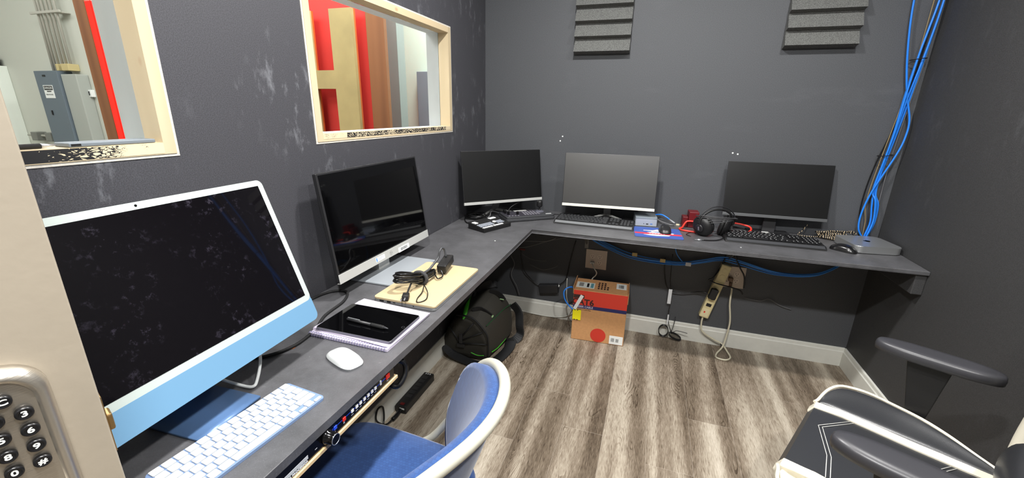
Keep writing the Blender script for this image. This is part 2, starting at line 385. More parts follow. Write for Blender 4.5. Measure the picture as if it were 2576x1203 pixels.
# ---------------------------------------------------------------- room shell
RW, RF, RH = 2.1648, -3.15, 2.5
ks(MB().bx(-.12, RW+.12, RF-.1, .1, -.05, 0).build('floor', floorm))
ks(MB().bx(-.12, RW+.12, RF-.1, .1, RH, RH+.05).build('ceiling', M('black_ceiling', (48, 48, 50), .8)))
WL = MB(); O1 = (-2.84, -1.8715, 1.239, 1.735); O2 = (-1.4397, -.4748, 1.2363, 1.7305)
for (y0, y1, z0, z1) in [(RF-.1, .1, 0, 1.2363), (RF-.1, .1, 1.735, RH), (RF-.1, O1[0], 1.2363, 1.735), (O1[1], O2[0], 1.2363, 1.735), (O2[1], .1, 1.2363, 1.735), (O1[0], O1[1], 1.2363, 1.239), (O2[0], O2[1], 1.7305, 1.735)]:
    WL.bx(-.117, 0, y0, y1, z0, z1)
ks(WL.build('wall_left', wallL, remove_dbl=1e-5))
ks(MB().bx(-.117, RW+.12, 0, .1, 0, RH).build('wall_back', wallB))
ks(MB().bx(RW, RW+.1, RF-.1, .1, 0, RH).build('wall_right', wallR))
ks(MB().bx(-.117, .17, RF-.1, RF, 0, RH).bx(1.12, RW+.1, RF-.1, RF, 0, RH).bx(.17, 1.12, RF-.1, RF, 2.06, RH).build('wall_front', wallR))
def baseboard(name, pts_len, M4):
    # profile: thickness .014, stepped lip on top
    prof = [(0, 0), (.014, 0), (.014, .088), (.010, .093), (.0085, .108), (.006, .1114), (0, .1114)]
    ks(MB(M4).prism(prof, 0, pts_len, 'x').build(name, offw))
# prism axis x: p=(y,z)
baseboard('baseboard_back', RW, T3(0, 0, 0) @ Matrix.Scale(-1, 4, (0, 1, 0)))
baseboard('baseboard_right', -RF, T3(RW, RF, 0) @ Rz(pi/2))
baseboard('baseboard_left', -RF, T3(0, 0, 0) @ Rz(-pi/2) )
def window(name, O, smudge_top):
    y0, y1, z0, z1 = O; t = .025; w = struct(name)
    def ring(nm, xa, xb, mv, mh, tt):
        MB().bx(xa, xb, y1-tt, y1, z0, z1).build(nm+'_right', mv, w); MB().bx(xa, xb, y0, y0+tt, z0, z1).build(nm+'_left', mv, w)
        MB().bx(xa, xb, y0+tt, y1-tt, z1-tt, z1).build(nm+'_head', mh, w)
        return MB().bx(xa, xb, y0+tt, y1-tt, z0, z0+tt)
    sill = ring('pine_jamb', -.052, .003, pineV, pineY, t)
    if smudge_top: sill.bx(.0031, .0036, y0+t, y1-t, z0+.002, z0+t-.001, mat=1)
    else: sill.bx(.0031, .0036, y0+t, y1-t, z0+t*.3, z0+t-.001, mat=1)
    sill.build('pine_sill', [pineY, pinesmudge], w)
    ring('white_jamb', -.122, -.056, jambw, jambw, t*.9).build('white_sill', jambw, w)
    e = .006; q = MB(); q.bx(-.004, .0015, y1, y1+e, z0-e, z1+e).bx(-.004, .0015, y0-e, y0, z0-e, z1+e).bx(-.004, .0015, y0, y1, z0-e, z0).bx(-.004, .0015, y0, y1, z1, z1+e)
    q.build('drywall_edge', plasterw, w)
    MB().bx(-.0565, -.0525, y0+t, y1-t, z0+t, z1-t).build('glass_pane', glass, w)
window('window_1', O1, True); window('window_2', O2, False)
# door leaf standing open, in its own frame: x = towards the room, y = towards the free edge
DR = struct('door_1', (.503, -2.329, 0), radians(-18.94))
MB().bx(-.044, 0, -.86, 0, .01, 2.03, .0015).build('door_leaf', doorm, DR)
MB().bx(-.034, -.01, -.001, .0015, .975, 1.045, .0005).bx(-.031, -.013, 0, .006, 1.0, 1.02, .002).build('latch', M('brass_latch', (170, 140, 95), .35, .9), DR)
for z in (.25, 1.05, 1.8): MB().cyl((-.004, -.866, z), .007, .09).build('hinge', steel, DR)
LC = -.067
def rrect(w, h, r, n=8, cx=0, cy=0):
    out = []
    for (sx, sy, a0) in ((1, 1, 0), (-1, 1, 90), (-1, -1, 180), (1, -1, 270)):
        for k in range(n+1):
            a = radians(a0+90*k/n); out.append((cx+sx*(w/2-r)+r*cos(a), cy+sy*(h/2-r)+r*sin(a)))
    return out
lk = MB()
def loft(mb, rings, mat=0, capA=True, capB=True):
    V = [[mb.bm.verts.new(p) for p in r] for r in rings]; n = len(V[0])
    for A, B in zip(V, V[1:]):
        for k in range(n):
            f = mb.bm.faces.new((A[k], A[(k+1) % n], B[(k+1) % n], B[k])); f.smooth = True; f.material_index = mat
    if capA: f = mb.bm.faces.new(V[0][::-1]); f.material_index = mat
    if capB: f = mb.bm.faces.new(V[-1]); f.material_index = mat
def ringyz(w, h, r, x, cz): return [(x, LC+p[0], cz+p[1]) for p in rrect(w, h, r)]
loft(lk, [ringyz(.076, .225, .03, 0, .0), ringyz(.076, .225, .03, .008, .0), ringyz(.070, .219, .029, .014, .0), ringyz(.062, .211, .026, .0165, 0), ringyz(.056, .205, .024, .0165, 0), ringyz(.054, .203, .023, .0145, 0)])
lock = lk.build('keypad_lock', steel, DR); lock.location = (0, 0, 1.005)
MB().lathe((.015, LC, -.055), [(.031, 0), (.031, .006), (.028, .010), (.022, .013)], 'x').build('lever_rose', steel, lock)
MB().cyl((.02, LC, -.055), .010, .03, 'x').tube([(.046, LC, -.055), (.048, LC-.03, -.055), (.048, LC-.11, -.057)], .009, mat=0).build('lever_handle', steel, lock)
keyblk = M('black_lock_button', (24, 24, 26), .3)
cols = [-.0495, -.0672, -.0849]; rows = [.0666, .0485, .0306, .0124]
labs = [['3', '2', '1'], ['6', '5', '4'], ['9', '8', '7'], ['#', '0', '*']]
def lockbtn(y, z, s):
    m = MB().lathe((.0145, y, z), [(.0062, 0), (.0062, .0035), (.0055, .0046), (.0045, .0048), (.0040, .0042)], 'x', n=28)
    # text plane faces +x: text x -> +y, text y -> +z
    R = Matrix(((0, 0, 1, .01885), (1, 0, 0, y), (0, 1, 0, z), (0, 0, 0, 1)))
    m.text(s, .0078, R @ Matrix.Scale(1.25, 4, (1, 0, 0)), 1, .0002, True)
    m.build('key_button', [keyblk, white], lock)
for r, z in enumerate(rows):
    for c, y in enumerate(cols): lockbtn(y, z, labs[r][c])
lockbtn(-.0590, .0842, 'C'); lockbtn(-.0765, .0842, 'Z')
ks(MB().bx(-.5, 1.8, -5.0, RF-.1, -.05, 0).build('floor_hall', M('hall_carpet', (96, 94, 92), .9)))
ks(MB().bx(-.5, 1.8, -5.1, -5.0, 0, 2.5).bx(-.6, -.5, -5.1, RF-.1, 0, 2.5).bx(1.8, 1.9, -5.1, RF-.1, 0, 2.5).build('wall_hall', M('hall_wall_paint', (205, 204, 198), .7)))
ks(MB().bx(-.6, 1.9, -5.1, RF-.1, 2.5, 2.55).build('ceiling_hall', M('hall_ceiling', (215, 215, 210), .8)))
# lamps in the ceiling (above the view)
for i, (x, y) in enumerate(RL):
    t = thing('ceiling_lamp', ['round flush ceiling lamp between the left desk and the back wall', 'round flush ceiling lamp between the right wall and the back wall', 'round flush ceiling lamp near the door on the left', 'round flush ceiling lamp over the racing chair side, near the doorway'][i], 'lamp', (x, y, RH-.045))
    MB().lathe((0, 0, .045), [(.10, 0), (.10, -.02), (.085, -.035), (.075, -.035), (.075, -.022)], 'z', n=32).build('lamp_housing', white, t)
# ---------------------------------------------------------------- studio beyond the windows
ks(MB().bx(-6.3, -.117, RF-.1, 1.3, -.05, 0).build('floor_studio', M('grey_concrete', (140, 138, 132), .6)))
ks(MB().bx(-6.3, -.117, RF-.1, 1.3, 3.2, 3.25).build('ceiling_studio', M('white_ceiling', (205, 205, 200), .8)))
ks(MB().bx(-6.3, -3.0, 0, .1, 0, 3.2).build('wall_studio_panel_side', pale))
ks(MB().bx(-3.0, -1.01, .25, .33, 0, 3.2).build('wall_studio_red', redwall))
ks(MB().bx(-6.3, -.117, 1.2, 1.3, 0, 3.2).build('wall_studio_back', M('pale_mint_wall', (198, 220, 204), .6)))
ks(MB().bx(-6.4, -6.3, RF-.1, 1.3, 0, 3.2).build('wall_studio_left', pale))
ks(MB().bx(-6.3, -.117, RF-.2, RF-.1, 0, 3.2).build('wall_studio_front', pale))
ks(MB().bx(-.117, -.02, .1, 1.3, 0, 3.2).build('wall_studio_right', jambw))
ks(MB().bx(-.117, -.0, RF-.1, 1.3, 2.56, 3.2).build('wall_studio_upper', jambw))
gf = thing('gold_lattice_frame', 'gold painted wooden lattice in front of the red wall', 'wall decoration', (-1.4, .15, 0))
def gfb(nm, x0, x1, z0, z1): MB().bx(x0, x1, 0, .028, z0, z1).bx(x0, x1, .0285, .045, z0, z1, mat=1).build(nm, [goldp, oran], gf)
gfb('upright', .153, .341, 0, 2.003); gfb('upright', -.23, -.022, 0, 2.003); gfb('crossbar', -.022, .153, 1.474, 1.602)
gfb('crossbar', -.022, .153, .7, .83)
tag(MB().bx(-.982, -.837, .2, .235, 0, 3.19, .003).build('timber_post', brownw), 'brown stained timber post at the end of the red wall', 'post')
tag(MB().bx(-.965, -.866, .4, .5, 0, 3.19, .003).build('shaded_wall_end', M('wall_end_shade_grey', (140, 146, 142), .6)), 'grey wall end behind the brown post, shade put in its colour', 'column')  # wall end built as a slim box, its shade put in as grey
tag(MB().bx(-1.14, -.9, 1.12, 1.2, .5, 1.674, .004).build('wall_cabinet', M('grey_cabinet_paint', (118, 130, 138), .5)), 'flat grey metal box on the pale wall beyond the second window', 'cabinet')
tp = tag(MB().bx(-2.03, -1.935, -.9, -.865, 0, 3.19, .004).build('timber_post', brownw), 'brown stained timber post beside the red light strip', 'post')
tag(MB().bx(-1.933, -1.885, -.9, -.86, .3, 1.862, .003).build('light_strip', M('glowing_red', (255, 24, 8), .3, emit=.75)), 'glowing red light strip standing against a brown post', 'light')
# electrical panel group on the pale wall
pn = thing('electrical_panel', 'tall dark grey electrical panel with a danger sticker', 'electrical panel', (-4.12, 0, 0))
MB().bx(-.155, .17, -.11, 0, .5, 1.603, .004).build('panel_door', M('panel_blue_grey', (104, 116, 126), .5, .1), pn)
lb = MB().bx(-.07, .065, -.113, -.111, 1.375, 1.484).bx(-.062, .058, -.1142, -.113, 1.443, 1.478, mat=1).bx(-.03, .03, -.1142, -.113, 1.428, 1.436, mat=1)
RXZ = lambda x, y, z: Matrix(((1, 0, 0, x), (0, 0, -1, y), (0, 1, 0, z), (0, 0, 0, 1)))
lb.text('DANGER', .028, RXZ(-.002, -.1146, 1.460), 2).text('HIGH VOLTAGE', .014, RXZ(-.002, -.1146, 1.405), 1)
lb.build('danger_label', [white, blk, white], pn)
MB().bx(-.04, .0, -.113, -.111, 1.555, 1.57).build('latch', blk, pn); MB().bx(-.045, -.035, -.118, -.11, 1.23, 1.27).build('handle', blk, pn)
tag(MB().bx(-3.945, -3.74, -.09, 0, .5, 1.575, .006).build('wall_cabinet', M('light_grey_box', (166, 170, 164), .5)), 'light grey metal cabinet right beside the electrical panel', 'cabinet')
gp = 'conduits rising above the electrical panel'
condm = M('galvanised_conduit', (184, 182, 172), .5)
for i, (xa, xb, zt) in enumerate([(-4.10, -4.09, 1.60), (-4.06, -4.06, 1.60), (-4.01, -4.0, 1.60), (-3.95, -3.95, 1.60), (-3.90, -3.90, 1.66), (-3.84, -3.85, 1.66)]):
    tag(MB().tube([(xa, -.05, zt), (xb, -.05, 3.19)], .0095, smooth=False).build('conduit', condm), ['leftmost grey conduit rising above the electrical panel', 'second grey conduit from the left above the electrical panel', 'third grey conduit from the left above the electrical panel', 'third grey conduit from the right, by the narrow tan box', 'second grey conduit from the right, over the wide tan box', 'rightmost grey conduit, over the wide tan box'][i], 'conduit', gp)
tag(MB().bx(-4.165, -3.76, -.075, -.061, 2.055, 2.075, .003).bx(-3.87, -3.76, -.061, 0, 2.055, 2.062).build('strut_channel', condm), 'metal strut channel holding the vertical conduits', 'bracket')
for i, (x0, x1, l) in enumerate([(-4.0, -3.965, 'narrow tan junction box left above the grey cabinets'), (-3.925, -3.83, 'wider tan junction box right above the grey cabinets')]):
    tag(MB().bx(x0, x1, -.08, -.0, 1.605, 1.66, .003).build('junction_box', M('tan_box_%d' % i, (196, 180, 130), .6)), l, 'junction box')
tt = thing('thermostat', 'small white thermostat with a dark display beside the grey cabinet', 'thermostat', (-3.735, 0, 1.42))
MB().bx(-.03, .03, -.03, 0, -.03, .03, .004).build('housing', white, tt); MB().bx(-.02, .008, -.0315, -.03, -.016, .018).build('display', blks, tt)
dr2 = thing('white_cabinet', 'tall white cabinet at the left edge of the first window', 'cabinet', (-5.3, 0, 0))
MB().bx(-.6, .405, -.18, 0, .1, 1.66, .004).build('cabinet_body', M('bright_white_paint', (244, 250, 242), .4), dr2)
MB().bx(.1, .4, -.195, -.18, 1.085, 1.12, .002).build('handle_rail', M('grey_rail', (120, 126, 128), .4), dr2)
tag(MB().bx(-5.25, -4.93, -.2, -.02, 1.665, 1.74, .01).bx(-5.2, -4.9, -.22, -.2, 1.70, 1.715, .004).build('tool_case', blks), 'dark item lying on the tall white cabinet', 'case')
bx = thing('conduit_fitting', 'horizontal conduit run with two grey junction fittings low on the pale wall', 'conduit', (-4.5, 0, 0))
MB().tube([(-.3, -.04, 1.03), (.35, -.04, 1.03)], .01, smooth=False).build('pipe', condm, bx)
for x in (-.13, .09): MB().bx(x-.045, x+.045, -.08, 0, .985, 1.065, .006).build('fitting', M('dull_grey_fitting', (120, 122, 116), .5), bx)
# sill items
sd = thing('flat_silver_device', 'flat silver device lying on the sill of the first window', 'device', (-.022, -1.983, 1.2645), radians(91))
MB().bx(-.073, .075, -.022, .022, 0, .008, .002).build('body', M('slate_silver', (112, 120, 127), .5), sd); MB().bx(-.070, -.055, -.0225, -.0222, .002, .006).build('port', blk, sd)
pn_ = thing('ballpoint_pen', 'black ballpoint pen lying on the sill of the first window', 'pen', (-.012, -2.128, 1.2690), radians(93))
MB().lathe((-.07, 0, 0), [(.003, 0), (.0042, .005), (.0046, .11)], 'x', n=12).build('barrel', rubber, pn_); MB().lathe((.04, 0, 0), [(.0044, 0), (.001, .022)], 'x', n=12).build('tip', silver, pn_)
# ---------------------------------------------------------------- worktop
DK = .74
wt = thing('corner_desk', 'black painted L-shaped worktop fixed along the back and left walls', 'desk')
MB().prism([(0.002, -.002), (RW-.002, -.002), (RW-.002, -.4702), (.452, -.4702), (.462, -1.0), (.4635, -1.6), (.4595, -1.9), (.4573, -2.05), (.456, -2.30), (.002, -2.30)], DK-.020, DK, 'z', bev=.004).build('worktop', deskm, wt)
MB().bx(RW-.04, RW-.0005, -.46, -.002, DK-.11, DK-.0205, .003).build('wall_cleat', wallR, wt)
MB().bx(.0005, .04, -2.30, -.05, DK-.11, DK-.0205, .003).build('wall_cleat', wallR, wt)
for x in (.69, 1.5):
    MB().bx(x-.012, x+.012, -.40, -.004, DK-.0235, DK-.0202).bx(x-.012, x+.012, -.006, -.002, .52, DK-.0205).tube([(x, -.30, DK-.022), (x, -.006, .55)], .004, smooth=False).build('metal_bracket', M('bracket_metal', (120, 120, 118), .4, .7), wt)
# ---------------------------------------------------------------- iMac-like computer
def pm(cz, tilt): return T3(0, 0, cz-DK) @ Rx(-tilt)
ic = thing('all_in_one_computer', 'large pale blue all-in-one computer with smudged black screen', 'computer', (.273, -2.057, DK), 1.622)
P = pm(.831, .331)
MB(P).prism(rrect(.547, .365, .016, 6, 0, .1825), 0, .0115, 'y', bev=.001).build('display_body', imacblue, ic)
MB(P).prism(rrect(.5468, .3125, .014, 6, 0, .2086), -.0012, -.0002, 'y').build('bezel', bezel, ic)
MB(P).bx(-.2595, .2595, -.0018, -.0013, .0675, .3515).build('screen', gscreen, ic)
MB(P).prism([(.2732, .0525), (-.2732, .0525)]+[p for p in rrect(.5464, .3642, .0158, 8, 0, .1825) if p[1] < .03], -.0014, -.0001, 'y').build('chin', M('light_blue_chin', (102, 144, 176), .45), ic)
MB(P).cyl((0, -.0018, .3585), .0022, .0006, 'y').build('camera_lens', blkg, ic)
ft = smooth_path([(0, -.008, .001), (0, .08, .001), (0, .115, .0015), (0, .124, .010), (0, .1, .09), (0, .083, .16)], 5)
m = MB(); L = []
for q in ft: L.append([(-.067, q.y, q.z), (.067, q.y, q.z)])
V = [[m.bm.verts.new(p) for p in a] for a in L]
for a, b in zip(V, V[1:]): f = m.bm.faces.new((a[0], a[1], b[1], b[0])); f.smooth = True
o = m.build('stand', imacdark, ic); md = o.modifiers.new('s', 'SOLIDIFY'); md.thickness = .006; md.offset = 0; o.location.z = .0032
def cable(name, label, pts, r, mat, cat='cable', group=None, n=6, sides=8):
    return tag(MB().tube(pts, r, n, sides=sides).build(name, mat), label, cat, group)
wc = thing('power_cable', 'white power cable with grey connector looping below the blue computer', 'cable')
MB().tube([(.13, -2.0, .80), (.158, -1.99, .765), (.20, -1.978, .7485), (.235, -1.972, .747), (.232, -1.955, .755), (.20, -1.915, .775), (.155, -1.885, .785), (.11, -1.885, .785)], .0035, 7).build('cord', white, wc)
MB().box((.09, -1.90, .782), (.06, .016, .010), .003, R=None).build('connector', M('grey_connector', (170, 165, 155), .5), wc)
cable('black_cable', 'long black cable curving on the desk behind the blue computer', [(.10, -1.90, .79), (.13, -1.885, .748), (.165, -1.86, .745), (.187, -1.80, .745), (.175, -1.72, .745), (.14, -1.64, .745), (.125, -1.54, .745), (.085, -1.478, .745), (.035, -1.50, .745), (.018, -1.58, .745), (.03, -1.70, .745), (.06, -1.85, .745)], .0042, rubber, n=8)
tag(MB().cyl((.181, -1.809, DK+.0002), .0095, .0014, n=28, bev=.0003).build('coin', M('copper_coin', (150, 88, 50), .4, .7)), 'small copper coin lying on the desk behind the white mouse', 'coin')
# ---------------------------------------------------------------- white keyboard
def wkeyboard():
    rz = radians(85.2); k = thing('white_keyboard', 'slim white keyboard with blue base in front of the blue computer', 'keyboard', (.3395, -2.078, DK), rz)
    MB().prism(rrect(.279, .115, .008, 5), .0005, .0065, 'z', bev=.0015).build('base', kbblue, k)
    u = .0186; x0 = -14.5*u/2
    rowsL = [[(1, c) for c in ['esc', 'F1', 'F2', 'F3', 'F4', 'F5', 'F6', 'F7', 'F8', 'F9', 'F10', 'F11', 'F12', '']],
        [(1, c) for c in '`1234567890-=']+[(1.5, 'delete')],
        [(1.5, 'tab')]+[(1, c) for c in 'QWERTYUIOP[]\\'],
        [(1.75, 'caps')]+[(1, c) for c in "ASDFGHJKL;'"]+[(1.75, 'return')],
        [(2.25, 'shift')]+[(1, c) for c in 'ZXCVBNM,./']+[(2.25, 'shift')],
        [(1, 'fn'), (1, 'ctrl'), (1, 'opt'), (1.25, 'cmd'), (5, ''), (1.25, 'cmd'), (1, 'opt')]]
    s0 = 14.5/14
    for r, row in enumerate(rowsL):
        y = .0465-r*.0186; x = x0
        for w, c in row:
            ww = w*(s0 if r == 0 else 1)*u; key(k, x+ww/2, y, ww-.0024, .0162, c); x += ww
        if r == 5:
            key(k, x+u/2, y-.0042, u-.0024, .0076, '<'); key(k, x+1.5*u, y-.0042, u-.0024, .0076, 'v'); key(k, x+1.5*u, y+.0042, u-.0024, .0076, '^'); key(k, x+2.5*u, y-.0042, u-.0024, .0076, '>')
def key(par, x, y, w, h, c):
    m = MB().prism(rrect(w, h, .002, 3, x, y), .0066, .0090, 'z', bev=.0004)
    if c:
        s = .0062 if len(c) == 1 else .0032
        m.text(c, s, T3(x, y, .0091), 1, .00005)
    m.build('key', [kbw, legend], par)
wkeyboard()
def mouse(name, label, loc, rz, L, Wd, H, mt, mb, cat='computer mouse'):
    t = thing(name, label, cat, loc, rz)
    def fn(u, v, top):
        a = 2*pi*u; rr = v
        ex = abs(cos(a))**(2/3.1)*(1 if cos(a) > 0 else -1); ey = abs(sin(a))**(2/3.1)*(1 if sin(a) > 0 else -1)
        hz = (1-rr**2.6)**(1/2.0) if rr < 1 else 0
        x = ex*rr*Wd/2; y = ey*rr*L/2
        prof = H*(.62+.38*cos((y/L-.05)*2.6))
        return Vector((x, y, (.006+hz*(prof-.006)) if top else .006))
    m = MB(); m.surf(lambda u, v: fn(u, v, True), 32, 10, cu=True); m.build('top_shell', mt, t, smooth=1, remove_dbl=1e-5)
    pts = [tuple(fn(k/32, 1, True))[:2] for k in range(32)]
    MB().prism([(p[0]*.985, p[1]*.985) for p in pts], .0003, .0068, 'z').build('base', mb, t)
    return t
mouse('white_mouse', 'glossy white mouse beside the white keyboard', (.350, -1.811, DK), radians(70), .113, .058, .0215, M('gloss_white', (206, 209, 208), .2), M('mouse_grey', (120, 122, 125), .4))
# ---------------------------------------------------------------- notebook, tablet, pen
nb = thing('spiral_notebook', 'white spiral notebook with curled loose pages under the tablet', 'notebook', (.302, -1.636, DK), radians(90))
MB().bx(-.108, .108, -.126, .126, .0005, .009, .001).build('pages', paper, nb)
for i in range(4):
    a = radians(-1.5*i-2)
    MB().bx(-.095, .112, -.128+.002*i, .124, .0092+.0009*i, .0098+.0009*i, R=Rz(a*.6)).build('loose_page', paper, nb)
m = MB()
for i in range(30):
    y = -.12+i*.0083
    m.tube([(-.101+.0065*cos(a)-.006, y+a*.0003, .007+.0062*sin(a)) for a in [k*pi/4 for k in range(9)]], .0008, 1, smooth=False, sides=5)
m.build('spiral_binding', M('violet_wire', (132, 132, 170), .3, .5), nb)
tb = thing('tablet', 'black tablet lying screen up on the notebook', 'tablet', (.3045, -1.648, DK+.0135), radians(90.5))
MB().prism(rrect(.158, .24, .008, 5), 0, .0062, 'z', bev=.0012).build('case', M('tablet_grey', (120, 120, 128), .35, .6), tb)
MB().prism(rrect(.154, .236, .007, 5), .0063, .0068, 'z').build('screen', gs2, tb)
MB().lathe((0, -.110, .0069), [(.0048, 0), (.0048, .0001), (.0042, .0001), (.0042, 0)], 'z', cap=False).build('home_button', M('ring_grey', (70, 70, 74), .4), tb)
pe = thing('ballpoint_pen', 'black ballpoint pen with rubber grip lying on the tablet', 'pen', (.314, -1.672, DK+.0258), radians(-3))
MB().lathe((-.07, 0, 0), [(.003, 0), (.0042, .004), (.0045, .085)], 'x', n=14).build('barrel', blks, pe)
MB().lathe((.015, 0, 0), [(.0052, 0), (.0054, .004), (.0054, .04), (.004, .044)], 'x', n=14).build('grip', rubber, pe)
MB().lathe((.059, 0, 0), [(.0038, 0), (.001, .013)], 'x', n=12).build('tip', dkgrey, pe)
MB().bx(-.066, -.025, -.0018, .0018, .004, .0062, .0005).build('clip', silver, pe)
# ---------------------------------------------------------------- silver/black all-in-one
hp = thing('all_in_one_computer', 'black all-in-one computer with silver chin carrying two stickers', 'computer', (.103, -1.241, DK), 1.583)
P = pm(.798, .133)
MB(P).bx(-.292, .292, -.004, .0, .0, .355, .002).bx(-.290, .290, 0, .012, .004, .355, .003).bx(-.2, .2, .012, .034, .03, .30, .008).build('display_body', blks, hp)
MB(P).bx(-.284, .284, -.0046, -.0041, .033, .349).build('screen', gs2, hp)
MB(P).bx(-.292, .292, -.0062, -.0042, 0, .0295, .0008).bx(-.292, .292, -.0062, .006, -.002, .0003, .0004).build('chin', silverp, hp)
lab = MB(P).bx(-.097, -.042, -.0068, -.0063, .0065, .0225).bx(-.0945, -.0895, -.0070, -.0068, .008, .021, mat=1)
for i in range(4): lab.bx(-.083, -.083+[.03, .036, .026, .02][i], -.0070, -.0068, .019-i*.003, .0198-i*.003, mat=2)
lab.build('label', [white, cabblue, M('faint_print', (120, 130, 150), .6)], hp)
lab = MB(P).bx(.050, .1275, -.0068, -.0063, -.003, .0165)
random.seed(3); x = .065
while x < .115: w = random.choice([.0007, .0012, .002]); lab.bx(x, x+w, -.0070, -.0068, .001, .0125, mat=1); x += w+random.choice([.0008, .0014])
lab.build('label', [white, M('grey_print', (96, 98, 102), .6)], hp)
lg = MB(P).lathe((0, -.0066, .0125), [(.0085, 0), (.0085, .0004), (.0076, .0004), (.0076, 0)], 'y', cap=False)
lg.text('hp', .013, P.inverted() @ P @ RXZ(0, -.0066, .0135), 0)
lg.build('badge', M('badge_silver', (225, 226, 226), .2, .8), hp)
MB().bx(-.145, .145, -.115, .075, .0005, .0085, .003).build('stand_foot', M('silver_foot', (176, 182, 188), .38, .35), hp)
MB().prism([(.03, .008), (.065, .008), (.075, .2), (.04, .2)], -.035, .035, 'x').build('stand_neck', silverp, hp)
# ---------------------------------------------------------------- gold laptop + coiled adapter
lp = thing('laptop', 'closed champagne gold laptop on the desk corner edge with ports on its side', 'laptop', (.3225, -1.325, DK), radians(90))
MB().prism(rrect(.35, .222, .01, 5), .0015, .011, 'z', bev=.002).build('base', alu, lp)
MB().prism(rrect(.352, .224, .010, 5), .0117, .018, 'z', bev=.0015).build('lid', gold, lp)
m = MB()
for y0, w, h in [(.082, .016, .006), (.055, .014, .006), (.035, .009, .003), (-.035, .004, .004)]: m.bx(-.1755, -.1745, y0-w/2, y0+w/2, .006-h/2+.001, .006+h/2+.001, .0004)
m.build('ports', blk, lp)
ca = thing('power_adapter', 'black laptop power adapter with its cord coiled on the gold laptop', 'power adapter', (.30, -1.33, DK+.018))
MB().box((0, 0, 0), (.036, .095, .03), .004, R=T3(.026, .115, .030) @ Rz(radians(8)) @ Rx(radians(8))).build('brick', blk, ca)
m = MB(); random.seed(5)
for k in range(9):
    a, b = .044+random.uniform(-.008, .008), .027+random.uniform(-.006, .006); h = .008+.0045*k*.8; ph = random.uniform(-.1, .1)
    pts = []
    for j in range(16):
        th = 2*pi*j/16
        pts.append((.002+b*sin(th)*1.0+.35*(-.045+a*cos(th)), (-.078+a*cos(th)), h+.030*abs(sin(th*.5+ph))+random.uniform(-.001, .001)))
    m.tube(pts, .0026, 3, closed=True)
m.build('coiled_cord', cordm, ca)
m = MB(); random.seed(6)
for k in range(6):
    a, b = .045+random.uniform(-.008, .008), .016+random.uniform(-.004, .004)
    m.tube([(.005+b*sin(th), .015+a*cos(th), .010+.003*k+.006*sin(th)) for th in [2*pi*j/12 for j in range(12)]], .0024, 3, closed=True)
m.tube([(.01, .05, .02), (.03, .03, .012), (.045, .02, .008), (.05, .045, .01), (.035, .06, .025)], .0024).build('thin_cord', cordm, ca)
MB().tube([(-.022, -.028, .012), (-.02, -.028, .035), (0, -.028, .044), (.022, -.028, .035), (.024, -.028, .012), (0, -.028, .003)], .007, 4, closed=True).build('hook_strap', M('grey_strap', (58, 58, 60), .8, bump=.5, bscale=400), ca)
MB().tube([(-.005, -.02, .03), (.0, .03, .03), (.003, .06, .04), (.006, .095, .055), (.008, .105, .078), (.010, .118, .088), (.012, .135, .078), (.018, .135, .05)], lambda t: .0042, 6).build('loop', M('grey_cord', (70, 71, 74), .4), ca)
MB().box((0, 0, 0), (.022, .03, .018), .004, R=T3(.024, -.158, .012) @ Rz(.4)).tube([(.02, -.145, .013), (.012, -.12, .02), (.0, -.08, .03)], .0032).box((0, 0, 0), (.004, .018, .002), 0, 1, R=T3(.021, -.18, .010) @ Rz(.4)).box((0, 0, 0), (.004, .018, .002), 0, 1, R=T3(.033, -.178, .014) @ Rz(.4)).build('plug', [blk, silver], ca)
MB().tube([(.035, -.06, .02), (.05, -.10, .008), (.055, -.14, .003), (.07, -.165, .003), (.085, -.14, .003), (.07, -.10, .008), (.04, -.07, .02)], .0018).build('tie_cord', cordm, ca)
# ---------------------------------------------------------------- three monitors
def monitor(label, cx, cy, cz, yaw, tilt, w, h, strip, foot, grp, chinmat, neckmat, footdy, foot_style, scr=None):
    t = thing('monitor', label, 'monitor', (cx, cy, DK), yaw, grp); P = pm(cz, tilt)
    MB(P).bx(-w/2, w/2, 0, .009, strip*.5, h, .0015).bx(-w*.36, w*.36, .009, .034, .03, h*.72, .008).build('display_body', blks, t)
    MB(P).bx(-w/2+.002, w/2-.002, -.0012, -.0002, strip, h-.002).build('screen', scr or screen, t)
    MB(P).bx(-w/2, w/2, -.003, .012, -.001, strip, .0012).build('chin_strip', chinmat, t)
    nw = .02 if foot_style else .03
    MB().prism([(footdy-.006, .002), (footdy+.006, .002), (.05, cz-DK+.10), (.036, cz-DK+.10)], -nw, nw, 'x', bev=.001).build('stand_neck', neckmat, t)
    if foot_style:
        MB().tube([(-.098, footdy-.078, .012), (-.07, footdy-.06, .018), (-.01, footdy-.012, .026), (.0, footdy-.010, .026), (.07, footdy-.065, .018), (.094, footdy-.085, .012)], .0065, 5, sides=10).build('stand_foot', silverp, t)
    else:
        MB().bx(-.10, .10, footdy-.100, footdy+.045, .0004, .006, .002).build('stand_foot', [blks, silverp], t); MB().bx(-.056, -.022, footdy-.099, footdy-.088, .006, .026, .003).build('cable_clip', silverp, t)
    return t
monitor('black monitor with silver strip standing across the room corner', .243, -.308, .837, .767, .157, .491, .295, .0145, 0, None, silverp, M('grey_neck', (150, 150, 150), .5), .16, True)
monitor('silver-stripped monitor catching a bright ceiling glare, beside the small silver computer', .811, -.182, .827, .067, .133, .51, .2985, .0145, 0, None, M('bright_strip', (226, 226, 214), .4), M('grey_neck2', (140, 140, 142), .5), .115, True, screen_glare)
monitor('rightmost dark monitor with dull grey strip behind the headphones', 1.658, -.0895, .83, .049, .182, .49, .285, .0145, 0, None, M('dull_strip', (104, 106, 108), .4, .4), M('dark_neck', (58, 58, 60), .5), .045, False)
